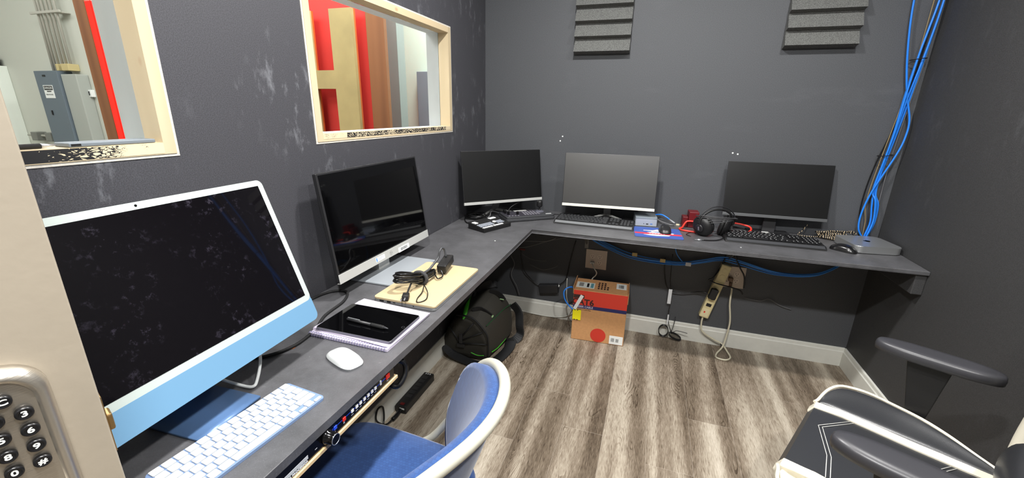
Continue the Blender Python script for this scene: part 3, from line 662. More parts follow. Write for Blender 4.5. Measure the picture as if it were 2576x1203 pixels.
# ---------------------------------------------------------------- video switcher and joystick controller
sw = thing('video_switcher', 'small black video switcher with rows of white buttons', 'video switcher', (.230, -.514, DK), radians(65))
Q = T3(0, 0, .012) @ Rx(radians(8))
MB().prism([(-.065, .001), (.06, .001), (.06, .036), (-.065, .020)], -.1, .1, 'x', bev=.003).build('body', blk, sw)
def q(x, y): return .021+(y+.065)*.128
wb = M('white_button', (236, 238, 238), .4); gb = M('pale_grey_button', (176, 182, 194), .5)  # plain white and pale grey plastic, no emission
def btn(par, x, y, w, h, mat, z=None, hh=.004): MB().box((x, y, (q(x, y) if z is None else z)+.001), (w, h, hh), .0012).build('button', mat, par)
for i in range(8): btn(sw, -.088+i*.0175+(.006 if i > 3 else 0), -.052, .0155, .012, wb)
for r in range(3):
    for i in range(8): btn(sw, -.092+i*.0125, -.034+r*.0125, .009, .008, gb)
for r in range(3):
    for i in range(4): btn(sw, .035+i*.0125, -.032+r*.0125, .009, .007, gb)
MB().cyl((.022, -.012, q(0, -.012)-.001), .010, .007, bev=.001).build('dial', wb, sw)
MB().box((-.085, .022, .034), (.022, .03, .006), .002).build('slider_cap', wb, sw)
MB().box((.05, .035, .036), (.045, .022, .005), .002).build('slider_cap', wb, sw)
js = thing('joystick_controller', 'dark camera controller with knobs, keypad and a joystick', 'controller', (.356, -.241, DK), radians(39))
JP = rrect(.30, .15, .012, 4)
JP = [(x+(.018 if x > .1 else 0)*cos(y/.075*pi/2), y) for x, y in JP]
MB().prism(JP, .003, .018, 'z', bev=.003).prism([(p[0]*.985, p[1]*.96) for p in JP], .018, .030, 'z', bev=.003).build('body', dkgrey, js)
MB().bx(-.14, .07, -.062, .066, .0302, .0312, .0004).build('top_panel', M('violet_black_panel', (58, 56, 64), .45), js)
kk = M('ridged_key', (118, 116, 124), .5)
for r in range(5):
    for i in range(6): MB().box((-.025+i*.017+r*.002, -.045+r*.018, .0325), (.012, .010, .003), .002).build('button', kk, js)
for i in range(4): MB().box((-.125+i*.018, -.052, .0325), (.011, .010, .003), .002).build('button', kk, js)
for x, y in ((-.125, .045), (-.125, .02), (-.118, -.012), (-.065, -.022)):
    MB().lathe((x, y, .031), [(.008, 0), (.0072, .016), (.0065, .018)], 'z', n=16).build('knob', blkg, js)
MB().bx(-.06, .02, .045, .064, .0313, .034, .001).build('display', M('pale_display', (185, 186, 184), .4), js)
MB().lathe((.088, .012, .030), [(.030, 0), (.028, .004), (.020, .008), (.012, .011)], 'z', n=24).build('joystick_collar', M('collar_clear', (90, 90, 100), .15), js)
MB().lathe((.088, .012, .038), [(.011, 0), (.006, .006), (.006, .018), (.015, .024), (.018, .032), (.0165, .040), (.0175, .046), (.0165, .056), (.010, .062)], 'z', n=24).build('joystick_stick', blk, js)
MB().bx(.10, .135, -.055, -.048, .0302, .032, .0005).build('logo_strip', white, js)
cable('black_cable', 'thin black cable looping up from the joystick controller', [(.255, -.285, .77), (.265, -.27, .80), (.30, -.235, .825), (.34, -.19, .84)], .0022, blks)
m = MB(); random.seed(11)
for k in range(8):
    rx_, ry_ = .055+random.uniform(-.012, .012), .04+random.uniform(-.01, .01); c0 = (.085+random.uniform(-.01, .01), -.36+random.uniform(-.01, .01))
    m.tube([(c0[0]+rx_*cos(t), c0[1]+ry_*sin(t), .745+.003*k+.004*sin(2*t+k)) for t in [2*pi*j/14 for j in range(14)]], .0025, 3, closed=True)
tag(m.build('coiled_cable', cordm), 'coil of black cable in the room corner behind the video switcher', 'cable')
cable('black_cable', 'black cable running beside the video switcher to the left wall', [(.16, -.50, .765), (.11, -.50, .748), (.07, -.47, .744), (.035, -.40, .744), (.05, -.33, .744), (.09, -.29, .75)], .003, cordm)
cable('grey_cable', 'thin grey cable crossing behind the video switcher', [(.15, -.42, .75), (.17, -.36, .76), (.16, -.30, .775), (.20, -.25, .755), (.26, -.26, .752)], .0022, M('grey_wire', (120, 120, 122), .4))
cable('black_cable', 'thin black cable from the joystick controller to the middle monitor', [(.47, -.12, .752), (.50, -.10, .744), (.56, -.08, .744), (.64, -.05, .75)], .002, cordm)
# ---------------------------------------------------------------- black keyboards
def bkeyboard(label, loc, rz, leg_white):
    k = thing('black_keyboard', label, 'keyboard', loc, rz)
    MB().prism([(-.083, .001), (.08, .001), (.083, .021), (-.066, .017), (-.080, .010)], -.218, .218, 'x', bev=.002).build('base', blk, k)
    MB().prism([(-.083, .008), (-.0665, .0172), (-.066, .018), (-.083, .0095)], -.21, .21, 'x').build('front_edge', M('glare_grey_edge', (120, 122, 124), .22) if not leg_white else dkgrey, k)  # middle keyboard's edge coloured lighter grey to show a glare
    u = .0187; pts = []; x0 = -.207
    rowsW = [[1, -1, 1, 1, 1, 1, -.5, 1, 1, 1, 1, -.5, 1, 1, 1, 1], [1]*13+[2], [1.5]+[1]*12+[1.5], [1.75]+[1]*11+[2.25], [2.25]+[1]*10+[2.75], [1.25, 1.25, 1.25, 6.25, 1.25, 1.25, 1.25, 1.25]]
    for r, row in enumerate(rowsW):
        y = .062-r*.0212; x = x0
        for w in row:
            if w > 0: pts.append((x+w*u/2, y, w*u-.0022))
            x += abs(w)*u
        nx = x0+15.35*u
        for i in range(3):
            if r in (0, 1, 2) or (r == 4 and i == 1) or r == 5: pts.append((nx+(i+.5)*u, y, u-.0022))
        mx = x0+18.7*u
        for i in range(4):
            if r == 0: continue
            if i == 3 and r in (3, 5): continue
            pts.append((mx+(i+.5)*u*.93, y, u*.93-.002))
    pts.sort(key=lambda p: p[1])
    proto = {}
    km = M('black_key', (56, 57, 59), .36) if not leg_white else M('black_key_shiny', (30, 30, 32), .35); lm = M('key_print', (190, 190, 190), .6)
    extra = MB()
    for n, (x, y, w) in enumerate(pts):
        z = .0172+(y+.066)*.030
        if n < 100:
            kw = round(w, 4)
            if kw not in proto:
                m = MB().prism([(-kw/2, 0), (kw/2, 0), (kw/2-.0015, .0058), (-kw/2+.0015, .0058)], -.0092, .0092, 'y', bev=.0008)
                if leg_white: m.bx(-.004, .001, .001, .006, .0058, .0060, mat=1)
                o = m.build('key', [km, lm], k); proto[kw] = o
            else: o = proto[kw].copy(); COL.objects.link(o); o.parent = k
            o.location = (x, y, z)
        else: extra.box((x, y, z+.003), (w, .0184, .0056), .001)
    if len(pts) > 100: e = extra.build('keys_back_row', km, k); e['kind'] = 'stuff'
    return k
bkeyboard('black full-size keyboard in front of the middle back-wall monitor', (.752, -.219, DK), radians(-1.2), False)
bkeyboard('black full-size keyboard in front of the rightmost monitor', (1.629, -.232, DK), radians(1), True)
# ---------------------------------------------------------------- mini pc, pad, mice
mp_ = thing('mini_computer', 'small silver cube computer between the middle monitor and the mouse pad', 'computer', (1.022, -.115, DK), radians(8))
MB().prism(rrect(.117, .112, .006, 4), .002, .040, 'z', bev=.001).build('lower_case', M('mini_silver', (176, 182, 192), .4, .2), mp_)
MB().prism(rrect(.117, .112, .006, 4), .0405, .052, 'z', bev=.001).build('lid', M('mini_lid', (150, 160, 166), .4, .3), mp_)
MB().cyl((-.012, -.0568, .016), .0022, .001, 'y').bx(0, .012, -.0568, -.0558, .012, .017).build('ports', blk, mp_); MB().bx(.022, .034, -.0568, -.0558, .0135, .0175).build('usb_port', M('usb_blue', (70, 120, 205), .4), mp_)
bc = thing('network_cable', 'short blue cable with clear plug behind the small silver computer', 'cable')
MB().tube([(1.07, -.055, .785), (1.11, -.03, .783), (1.145, -.035, .768), (1.155, -.045, .762)], .004, 6).build('cord', cabblue, bc)
MB().tube([(1.155, -.045, .762), (1.185, -.07, .749)], .0048, smooth=False).build('boot', M('grey_boot', (165, 168, 172), .4), bc); MB().box((1.20, -.08, .745), (.018, .012, .008), .001).build('plug', M('clear_plug', (225, 215, 180), .3), bc)
cable('grey_cable', 'thin grey cable behind the small silver computer', [(1.08, -.06, .765), (1.12, -.07, .75), (1.17, -.09, .743), (1.24, -.06, .743), (1.30, -.05, .743)], .002, M('grey_wire2', (130, 130, 132), .5))
cable('black_cable', 'black cable trailing from the back of the small silver computer', [(1.08, -.07, .755), (1.13, -.09, .743), (1.18, -.10, .743)], .0025, cordm)
pd = thing('mouse_pad', 'blue mouse pad with red stripe and white emblem', 'mouse pad', (1.092, -.287, DK), radians(5))
MB().prism(rrect(.238, .196, .01, 4), .0004, .003, 'z').build('pad', M('pad_blue', (60, 88, 164), .8), pd)
MB().bx(-.117, .117, -.042, -.016, .003, .0033).build('stripe', M('pad_red', (225, 52, 66), .7), pd)
em = MB()
em.prism([(-.07, .03), (-.02, .035), (.0, .055), (.02, .055), (.012, .01), (-.03, .008), (-.03, .018), (-.07, .022)], .0034, .0037).prism([(-.075, -.055), (-.03, -.042), (.06, -.045), (.05, -.062), (-.01, -.07), (-.04, -.068)], .0034, .0037).prism([(-.055, -.012), (-.03, .002), (.0, -.006), (.02, .0), (.03, -.018), (-.02, -.022)], .0034, .0037).cyl((.072, -.012, .0034), .009, .0003)
em.build('emblem', M('emblem_white', (232, 236, 244), .7), pd)
m = MB()
for i in range(6): m.bx(-.045+i*.014, -.036+i*.014, -.036, -.024, .0038, .0041)
m.build('emblem_lettering', M('emblem_pink', (246, 150, 160), .7), pd)
mouse('black_mouse', 'black mouse resting on the blue mouse pad', (1.128, -.262, DK+.0042), radians(5), .105, .062, .036, M('mouse_black', (34, 34, 36), .35), rubber)
mouse('black_mouse', 'black mouse beside the flat silver computer on the right end', (1.925, -.272, DK), radians(52), .108, .058, .033, M('mouse_black_gloss', (22, 22, 24), .22), rubber)
mm = thing('mini_computer', 'flat square silver computer with black emblem on the right end', 'computer', (2.045, -.185, DK), radians(9))
MB().prism(rrect(.197, .197, .03, 8), .003, .036, 'z', bev=.002).build('case', alu, mm); MB().prism(rrect(.18, .18, .03, 8), .0003, .003, 'z').build('foot', blk, mm)
ap = MB().lathe((0, 0, .0362), [(.0001, 0), (.013, 0), (.013, .0002), (.0001, .0002)], 'z', sx=.8).lathe((-.006, .004, .0362), [(.0001, 0), (.009, 0), (.009, .0002), (.0001, .0002)], 'z').lathe((.006, .004, .0362), [(.0001, 0), (.009, 0), (.009, .0002), (.0001, .0002)], 'z').prism([(0, .014), (.006, .022), (.008, .019), (.002, .013)], .0362, .0364)
ap.build('emblem', blkg, mm)
# ---------------------------------------------------------------- headphones, red interface, red cable
hd = thing('headphones', 'black over-ear headphones with cord wrapped round them', 'headphones', (1.365, -.215, DK), radians(12))
def cup(x, y, tw, z=.052):
    R = T3(x, y, z) @ Rz(tw) @ Ry(radians(-14)) @ Matrix.Scale(1.1, 4)
    c = MB(R).lathe((-.012, 0, 0), [(.020, -.014), (.032, -.012), (.044, -.004), (.050, .006), (.050, .012)], 'x', n=32, sy=1).build('ear_cup', blk, hd)
    MB(R).lathe((-.0262, 0, 0), [(.020, 0), (.020, -.004), (.014, -.006)], 'x', n=24).build('cap_disc', blks, c); MB(R).bx(-.0335, -.0323, -.003, .003, -.009, .009).build('cap_mark', silver, c)
    MB(R).lathe((0, 0, 0), [(.046, 0), (.050, .006), (.048, .016), (.038, .020), (.028, .018)], 'x', n=32).build('ear_pad', M('ear_leather', (28, 28, 29), .5, bump=.3), hd)
cup(-.062, -.025, radians(38)); cup(.058, .01, radians(152))
for r_, z_, rad in ((.088, .075, .0055), (.094, .085, .003)):
    MB().tube([(r_*cos(t), -.02+.035*cos(t)*.5-.01, z_+r_*.78*sin(t)) for t in [radians(a) for a in range(-12, 193, 12)]], rad, 3).build('headband', blk if rad > .004 else blks, hd)
m = MB(); random.seed(9)
for k in range(5):
    m.tube([((.085+.004*k)*cos(t), -.02+.05*sin(t), .085+.012*cos(t+k*.5)+.004*k) for t in [2*pi*j/14 for j in range(14)]], .0026, 3, closed=True)
m.build('wrapped_cord', M('cord_grey_black', (66, 66, 68), .4), hd)
MB().tube([(.05, -.03, .03), (.03, -.08, .012), (-.02, -.115, .005), (-.09, -.12, .004)], .0028).build('lead', cordm, hd)
MB().lathe((-.09, -.1205, .0045), [(.0045, 0), (.0045, -.018), (.002, -.020), (.002, -.034)], 'x', n=12).build('jack_plug', silver, hd)
ai = thing('audio_interface', 'dark red metal audio box behind the headphones', 'audio interface', (1.30, -.065, DK), radians(4))
MB().bx(-.052, .0, -.035, .035, .001, .088, .003).build('case', dkred, ai); MB().bx(-.082, -.053, -.03, .03, .001, .058, .003).build('lower_case', M('dark_red_2', (98, 18, 24), .45), ai)
rc = [(1.30, -.11, .778), (1.25, -.115, .779), (1.235, -.12, .77), (1.22, -.15, .75), (1.205, -.17, .746), (1.225, -.20, .746), (1.30, -.21, .746), (1.37, -.18, .75)]
cable('red_cable', 'bright red cable loop left of the headphones', rc, .0048, redcab)
cable('red_cable', 'bright red cable loop between the headphones and rightmost monitor', [(1.44, -.14, .75), (1.475, -.165, .747), (1.455, -.13, .747), (1.42, -.09, .76), (1.45, -.055, .775), (1.51, -.05, .775), (1.56, -.07, .768), (1.565, -.10, .758), (1.545, -.135, .752)], .0048, redcab)
cable('black_cable', 'thin black cable loop on the desk left of the headphones', [(1.33, -.15, .745), (1.29, -.17, .744), (1.25, -.23, .7435), (1.235, -.27, .7435), (1.255, -.295, .7435)], .0016, cordm)
# striped braided cable coil
def stripe_mat():
    m, t, b = newmat('braided_black_cream'); g = G(t); tc = g.n('TexCoord'); n = g.n('TexWave', tc.outputs['Object'], 34.0, 5.0, 2.0)
    k = g.ramp(n, [(.80, (0, 0, 0)), (.84, (1, 1, 1))]); t.links.new(g.mix(k.outputs[0], (.006, .006, .006), lin((206, 184, 150))), b.inputs['Base Color']); b.inputs['Roughness'].default_value = .6; return m
m = MB(); random.seed(21)
for k in range(7):
    ax_, by_ = .075+random.uniform(-.015, .012), .035+random.uniform(-.008, .008)
    m.tube([(1.955+ax_*cos(t)+random.uniform(-.003, .003), -.06+by_*sin(t), .746+.0045*k+.006*sin(t*2+k)) for t in [2*pi*j/14 for j in range(14)]], .0035, 3, closed=True)
m.tube([(1.99, -.03, .76), (2.02, -.045, .785), (2.05, -.05, .775), (2.04, -.07, .752)], .0035)
m.tube([(1.90, -.06, .75), (1.85, -.07, .745), (1.80, -.05, .745), (1.82, -.04, .77), (1.835, -.035, .80)], .003)
tag(m.build('braided_cable', stripe_mat()), 'coiled braided cable striped black and cream behind the flat silver computer', 'cable')
# ---------------------------------------------------------------- blue network cables, right corner
gb_ = 'blue network cables hanging in the right corner'
Y0 = -.03
def corner(name, label, pts, r, mat, cat='cable', grp=None): return cable(name, label, [(x, y, z) for x, y, z in pts], r, mat, cat, grp, n=8)
corner('network_cable', 'outermost blue network cable, swinging left then looping down beside the silver computer', [(2.03, -.02, 2.49), (2.035, -.03, 2.1), (2.038, -.03, 1.841), (2.065, -.03, 1.632), (2.103, -.03, 1.462), (2.140, -.035, 1.34), (2.142, -.04, 1.26), (2.124, -.045, 1.174), (2.069, -.045, .996), (2.050, -.045, .88), (2.058, -.04, .80), (2.088, -.04, .752)], .0042, cabblue)
base = [(2.135, 2.49), (2.132, 2.1), (2.128, 1.836), (2.118, 1.63), (2.106, 1.45), (2.096, 1.284), (2.085, 1.15), (2.078, 1.0)]
offs = [(0, 0), (.012, -.006), (.022, .004), (-.008, -.012)]
ends = [[(2.085, .93), (2.098, .84), (2.088, .76)], [(2.100, .93), (2.108, .84), (2.095, .76)], [(2.112, .93), (2.117, .84), (2.10, .76)], [(2.09, .95), (2.104, .85), (2.092, .762)]]
for i, ((dx, dy), en) in enumerate(zip(offs, ends)):
    random.seed(30+i)
    pts = [(min(x+dx*(1-.4*abs(sin(z*4+i)))+.006*sin(z*7+i*2), RW-.008), Y0+dy+.004*sin(z*5+i), z) for x, z in base]+[(x, Y0+dy-.01, z) for x, z in en]
    corner('network_cable', 'blue network cable inside the bundle strapped in the right corner', pts, .0042, cabblue, grp=gb_)
corner('tan_cable', 'thin tan cable between the blue cables in the right corner', [(2.125, -.012, 2.49), (2.118, -.012, 1.9), (2.112, -.012, 1.5), (2.078, -.012, 1.1), (2.068, -.02, .93), (2.085, -.02, .84), (2.09, -.02, .755)], .002, M('tan_wire', (150, 130, 90), .5))
corner('black_cable', 'black cable running down behind the blue cables in the right corner', [(2.14, -.008, 2.49), (2.135, -.008, 1.8), (2.115, -.008, 1.4), (2.065, -.008, 1.1), (2.055, -.01, .9), (2.08, -.01, .755)], .003, cordm)
corner('grey_cable', 'grey cable bundled tightly at the top of the right corner', [(2.15, -.02, 2.49), (2.147, -.02, 1.9), (2.142, -.02, 1.6), (2.13, -.02, 1.4), (2.12, -.015, 1.1), (2.125, -.015, .76)], .0028, M('grey_wire3', (105, 105, 108), .5))
for (x, z, l) in ((2.112, 1.60, 'black cable tie around the blue cables, upper of the two'), (2.088, 1.17, 'black cable tie around the blue cables, lower of the two')):
    tag(MB().tube([(x+.030*cos(t), -.03+.021*sin(t), z+.004*cos(t)) for t in [2*pi*j/12 for j in range(12)]], .0018, 3, closed=True).build('cable_tie', rubber), l, 'cable tie')
# ---------------------------------------------------------------- under-desk cable run
gu = 'blue network cables sagging under the back desk'
run = [(.70, .66), (.725, .60), (.85, .545), (.996, .505), (1.223, .497), (1.36, .53), (1.46, .56), (1.554, .549), (1.738, .512), (1.906, .520), (2.0, .57), (2.06, .65), (2.09, .70)]
for i in range(5):
    pts = [(x+.004*sin(i*2+x*3), -.022-.006*(i % 3), z+.010*sin(i*1.7+x*3.1)+.003*i-.006) for x, z in run]
    cable('network_cable', 'blue network cable within the bundle sagging below the back desk', pts, .0032, cabdk, 'cable', gu, n=5)
cable('network_cable', 'single blue cable dropping from the desk edge to the sagging bundle', [(1.205, -.03, .70), (1.205, -.035, .62), (1.22, -.035, .56), (1.26, -.03, .51)], .003, cabdk)
for x, z, l in ((.986, .527, 'first tan tag, left end'), (1.148, .509, 'second tan tag, near the middle'), (1.29, .505, 'small white tag')):
    tag(MB().box((x, -.043, z), (.030, .004, .022), .001).build('cable_tag', M('tag_%d' % int(x*10), (205, 180, 120) if 'tan' in l else (220, 220, 222), .6)), l+' on the blue cables below the desk', 'cable tag')
def outlet(label, cx, cz, w, h, socks):
    t = thing('power_outlet', label, 'power outlet', (cx, -.0005, cz))
    MB().box((0, -.003, 0), (w, .006, h), .002).build('wall_plate', plate, t)
    for sx, sz in socks:
        m = MB().lathe((sx, -.0062, sz), [(.0165, 0), (.0165, -.0015)], 'y', n=24, sy=1).box((sx-.006, -.0078, sz+.003), (.002, .001, .008), mat=1).box((sx+.006, -.0078, sz+.003), (.002, .001, .008), mat=1).box((sx, -.0078, sz-.008), (.004, .001, .004), mat=1)
        m.build('socket', [M('socket_plastic', (226, 210, 194), .4), blk], t)
    return t
S4 = [(-.023, .02), (.023, .02), (-.023, -.02), (.023, -.02)]
outlet('beige double outlet plate above the cardboard box', .756, .452, .132, .127, S4)
outlet('beige double outlet plate behind the cream power strip', 1.535, .447, .135, .13, S4)
w1 = thing('white_plug_cord', 'white cord plugged into the outlet above the cardboard box', 'cord')
MB().box((.735, -.018, .432), (.028, .020, .012), .003).build('plug', offw, w1); MB().tube([(.735, -.03, .43), (.755, -.06, .41), (.77, -.055, .385), (.765, -.045, .36), (.745, -.035, .33), (.735, -.03, .28), (.73, -.03, .12)], .0035).build('cord', offw, w1)
# vertical cream power strip
ps = thing('power_strip', 'cream power strip hanging down the back wall from the outlet', 'power strip', (1.455, -.004, .355), 0)
PR = Ry(radians(13))
MB(PR).box((0, -.022, 0), (.054, .040, .35), .006).build('body', beige, ps)
MB(PR).bx(-.016, .012, -.0435, -.0415, -.098, -.078, .001).build('switch', blk, ps)
MB(PR).bx(-.022, .016, -.0432, -.0418, -.165, -.115, .002).bx(-.012, -.004, -.0445, -.043, -.142, -.132, mat=1).build('label_plate', [M('cream_light', (238, 226, 184), .4), red], ps)
for z in (.03, .065, .10, .14):
    MB(PR).lathe((0, -.0418, z), [(.015, 0), (.015, -.0012)], 'y', n=20).build('socket', beige, ps)
MB(PR).cyl((-.006, -.070, -.025), .017, .030, 'y').cyl((-.006, -.070, .012), .015, .030, 'y').bx(-.03, .01, -.075, -.045, -.04, .025, .006).build('plug', blk, ps)
MB().tube([(-.038, -.022, -.165), (-.043, -.03, -.215), (-.03, -.036, -.265), (.04, -.04, -.305), (.085, -.045, -.322), (.11, -.09, -.342), (.12, -.14, -.350), (.09, -.175, -.350), (.045, -.165, -.350), (.05, -.12, -.349), (.085, -.07, -.325), (.10, -.045, -.26), (.105, -.04, -.17), (.088, -.035, -.06), (.085, -.03, .03), (.075, -.03, .075)], .0050, 8).build('cord', M('cream_cord', (216, 210, 186), .45), ps)
MB().tube([(.075, -.030, .045), (.074, -.030, .072)], .009, smooth=False).box((.072, -.022, .085), (.024, .03, .024), .005).build('plug_head', M('brownish_plug', (110, 84, 66), .5), ps)
MB().tube([(.085+.009*cos(t), -.05+.009*sin(t), -.322) for t in [2*pi*j/10 for j in range(10)]], .003, 2, closed=True).build('tie', blk, ps)
cable('black_cable', 'black cable hung across the beige outlet beside the power strip', [(1.49, -.03, .66), (1.475, -.03, .55), (1.46, -.035, .50), (1.43, -.06, .45), (1.41, -.06, .43), (1.46, -.06, .415), (1.53, -.05, .40), (1.58, -.04, .385), (1.60, -.03, .36)], .0038, cordm)
cable('black_cable', 'black cable arching over the right side of the power strip outlet', [(1.50, -.03, .70), (1.53, -.035, .58), (1.56, -.035, .52), (1.59, -.035, .47), (1.60, -.03, .40)], .004, cordm)
cable('black_cable', 'black cable running left from the power strip plugs', [(1.43, -.06, .335), (1.39, -.05, .35), (1.34, -.03, .33), (1.27, -.03, .315), (1.20, -.03, .33), (1.17, -.02, .42), (1.16, -.02, .52)], .003, cordm)
bk = thing('coiled_cable', 'thin black cable ending in a tied coil at the white baseboard', 'cable')
MB().tube([(1.20, -.02, .55), (1.205, -.025, .40), (1.215, -.03, .33), (1.222, -.03, .233), (1.22, -.035, .16), (1.232, -.04, .10), (1.25, -.05, .06)], .0022).build('cord', cordm, bk)
MB().bx(1.205, 1.225, -.034, -.028, .235, .33, .001).bx(1.218, 1.226, -.042, -.034, .10, .165, .001).build('label', M('white_label_plastic', (225, 228, 232), .4), bk)
m = MB(); random.seed(4)
for k in range(4):
    m.tube([(1.205+.028*cos(t), -.05+.005*k, .055+.038*sin(t)) for t in [2*pi*j/10 for j in range(10)]], .0022, 3, closed=True)
    m.tube([(1.275+.035*cos(t)-.01*sin(t), -.06+.006*k+.01*cos(t), .033+.020*sin(t)-.012*cos(t)) for t in [2*pi*j/10 for j in range(10)]], .0022, 3, closed=True)
m.build('coil', cordm, bk); MB().tube([(1.255, -.06, .055), (1.28, -.055, .074), (1.341, -.06, .071)], .0018).tube([(1.25, -.05, .055), (1.26, -.04, .11), (1.265, -.02, .15)], .002).build('tie', cordm, bk)
br = thing('power_brick', 'black power brick hanging on the back wall behind the backpack', 'power adapter', (.463, -.0, .217), 0)
MB(Ry(radians(-9))).bx(-.065, .065, -.045, -.005, -.03, .03, .005).build('body', blks, br)
MB().tube([(-.06, -.02, .0), (-.12, -.02, .04), (-.18, -.03, .12), (-.2, -.03, .25)], .003).tube([(.065, -.02, .03), (.11, -.02, .08), (.13, -.02, .2), (.16, -.02, .35)], .003).build('cord', cordm, br)
MB().tube([(.068, -.026, .02), (.068, -.026, .034)], .004, smooth=False).build('indicator', white, br)
bw = M('dim_grey_wire', (110, 110, 112), .5)
for l, pts, r in [('grey cable slung below the inner desk corner, upper', [(.26, -.15, .565), (.40, -.15, .575), (.47, -.15, .585), (.52, -.15, .61)], .004),
    ('grey cable slung below the inner desk corner, lower', [(.22, -.12, .50), (.33, -.12, .52), (.48, -.12, .58), (.64, -.12, .63)], .003),
    ('short pale cable curving above the black power brick', [(.33, -.03, .37), (.41, -.03, .345), (.47, -.03, .36), (.515, -.03, .385)], .0028),
    ('thin grey cable curving on the dark wall under the corner', [(.27, -.03, .44), (.33, -.03, .41), (.40, -.03, .405), (.44, -.03, .41)], .002),
    ('thin dark cable tracing down the wall beside the backpack', [(.19, -.03, .42), (.22, -.03, .36), (.20, -.03, .28), (.24, -.03, .20), (.26, -.03, .14)], .003),
    ('white cord lying along the foot of the back baseboard', [(.20, -.024, .03), (.241, -.024, .021), (.341, -.024, .013), (.453, -.026, .010), (.56, -.026, .022), (.628, -.03, .06), (.63, -.03, .09), (.60, -.022, .127), (.585, -.02, .18), (.58, -.012, .30)], .0028),
    ('short grey cable on the dark wall right of the power strip', [(1.62, -.012, .33), (1.70, -.012, .325), (1.74, -.012, .345), (1.80, -.012, .315), (1.86, -.012, .30)], .002)]:
    cable('white_cable' if 'white' in l else 'grey_cable', l, pts, r, offw if 'white' in l else bw)
tag(MB().box((.275, -.03, .468), (.04, .012, .012), .004).build('red_connector', M('dull_red', (120, 60, 60), .5)), 'small dull red connector hanging below the inner desk corner', 'connector')
# ---------------------------------------------------------------- cardboard box
cb = thing('cardboard_box', 'brown and red cardboard cable box standing on the floor', 'cardboard box', (.822, -.235, 0), radians(2.5))
bd = MB().bx(-.157, .157, 0, .19, .001, .332, .003); bd.build('carton', card, cb)
MB().bx(-.1555, .1565, -.0006, 0.002, .236, .3295).build('red_print', M('box_red', (212, 60, 42), .7), cb)
MB().bx(-.1555, .1565, -.0007, .002, .214, .236).build('navy_print', M('box_navy', (34, 38, 92), .65), cb)
MB().lathe((.005, -.0006, .049), [(.046, 0), (.046, .001)], 'y', n=40).build('red_dot', M('box_red2', (200, 54, 38), .7), cb)
ink = M('dark_ink', (58, 34, 30), .7)
m = MB().bx(-.155, -.092, -.0011, -.0006, .278, .302).text('CAT6', .052, RXZ(-.098, -.0011, .255), 0, .0003, True)
m.lathe((-.140, -.0013, .290), [(.008, 0), (.008, .0003), (.006, .0003), (.006, 0)], 'y', mat=1, cap=False)
for i in range(3): m.bx(-.113+i*.006, -.110+i*.006, -.0014, -.0011, .283, .297, mat=1)
m.text('RISER CABLE', .017, RXZ(-.085, -.0011, .225), 2, .0003, True).text('Category 6 Cable Riser', .009, RXZ(-.09, -.0011, .206), 0, .0003)
m.build('lettering', [ink, card, M('pale_ink', (190, 185, 200), .7)], cb)
random.seed(8)
def barcode(m, x0, x1, f):
    x = x0
    while x < x1: w = random.choice([.0008, .0016, .0024]); f(x, min(x+w, x1)); x += w+random.choice([.001, .0016])
m = MB().bx(.073, .152, -.0012, -.0006, .006, .062, .0005)
barcode(m, .083, .103, lambda a, b: m.bx(a, b, -.0015, -.0012, .022, .046, mat=1)); barcode(m, .112, .128, lambda a, b: m.bx(a, b, -.0015, -.0012, .022, .044, mat=1))
m.build('label', [white, blk], cb)
m = MB().bx(-.150, -.042, .04, .128, .3322, .3328).bx(-.065, -.048, .05, .118, .3329, .3331, mat=2).bx(-.088, -.075, .055, .115, .3329, .3331, mat=1).bx(-.135, -.108, .06, .115, .3329, .3331, mat=3)
m.build('label', [M('label_white', (222, 226, 220), .5), blk, M('label_teal', (90, 150, 160), .5), M('label_grey', (140, 138, 134), .6)], cb)
m = MB().bx(.086, .145, .08, .165, .3322, .3328); barcode(m, .10, .13, lambda a, b: m.bx(a, b, .095, .145, .3329, .3331, mat=1)); m.build('label', [white, blks], cb)
m = MB()
for k, xx in enumerate((-.022, -.004, .014, .032)):
    for i in range(4 if k < 3 else 2): m.bx(xx, xx+.011, .045+i*.028, .066+i*.028, .3322, .3326)
m.build('printed_text', ink, cb)
MB().bx(-.162, -.158, .01, .18, .30, .352, .001).build('side_flap', card, cb); MB().bx(.157, .161, .012, .18, .27, .342, .001).build('side_flap', card, cb)
bt = thing('tagged_cable', 'blue cable loop with white tag and yellow label over the box', 'cable')
MB().tube([(.655, -.18, .312), (.640, -.20, .325), (.615, -.215, .318), (.603, -.225, .298), (.608, -.235, .27), (.625, -.243, .24), (.655, -.248, .212), (.67, -.25, .205)], .0042, 6).build('cord', cabblue, bt)
MB(T3(.697, -.2435, .253) @ Ry(radians(24))).bx(-.010, .010, -.0016, 0, -.052, .052, .0008).build('white_tag', white, bt)
m = MB().bx(.667, .717, -.246, -.2435, .136, .204, .001)
for x in (.676, .692): m.bx(x, x+.008, -.2468, -.246, .199, .204, mat=1).bx(x, x+.008, -.2468, -.246, .136, .140, mat=1)
m.build('yellow_label', [M('bright_yellow', (246, 234, 20), .5), blk], bt)
MB().tube([(.645, -.20, .06), (.64, -.235, .12), (.650, -.246, .16), (.665, -.2475, .20)], .0025).build('dark_cord', M('brown_cord', (80, 66, 58), .5), bt)
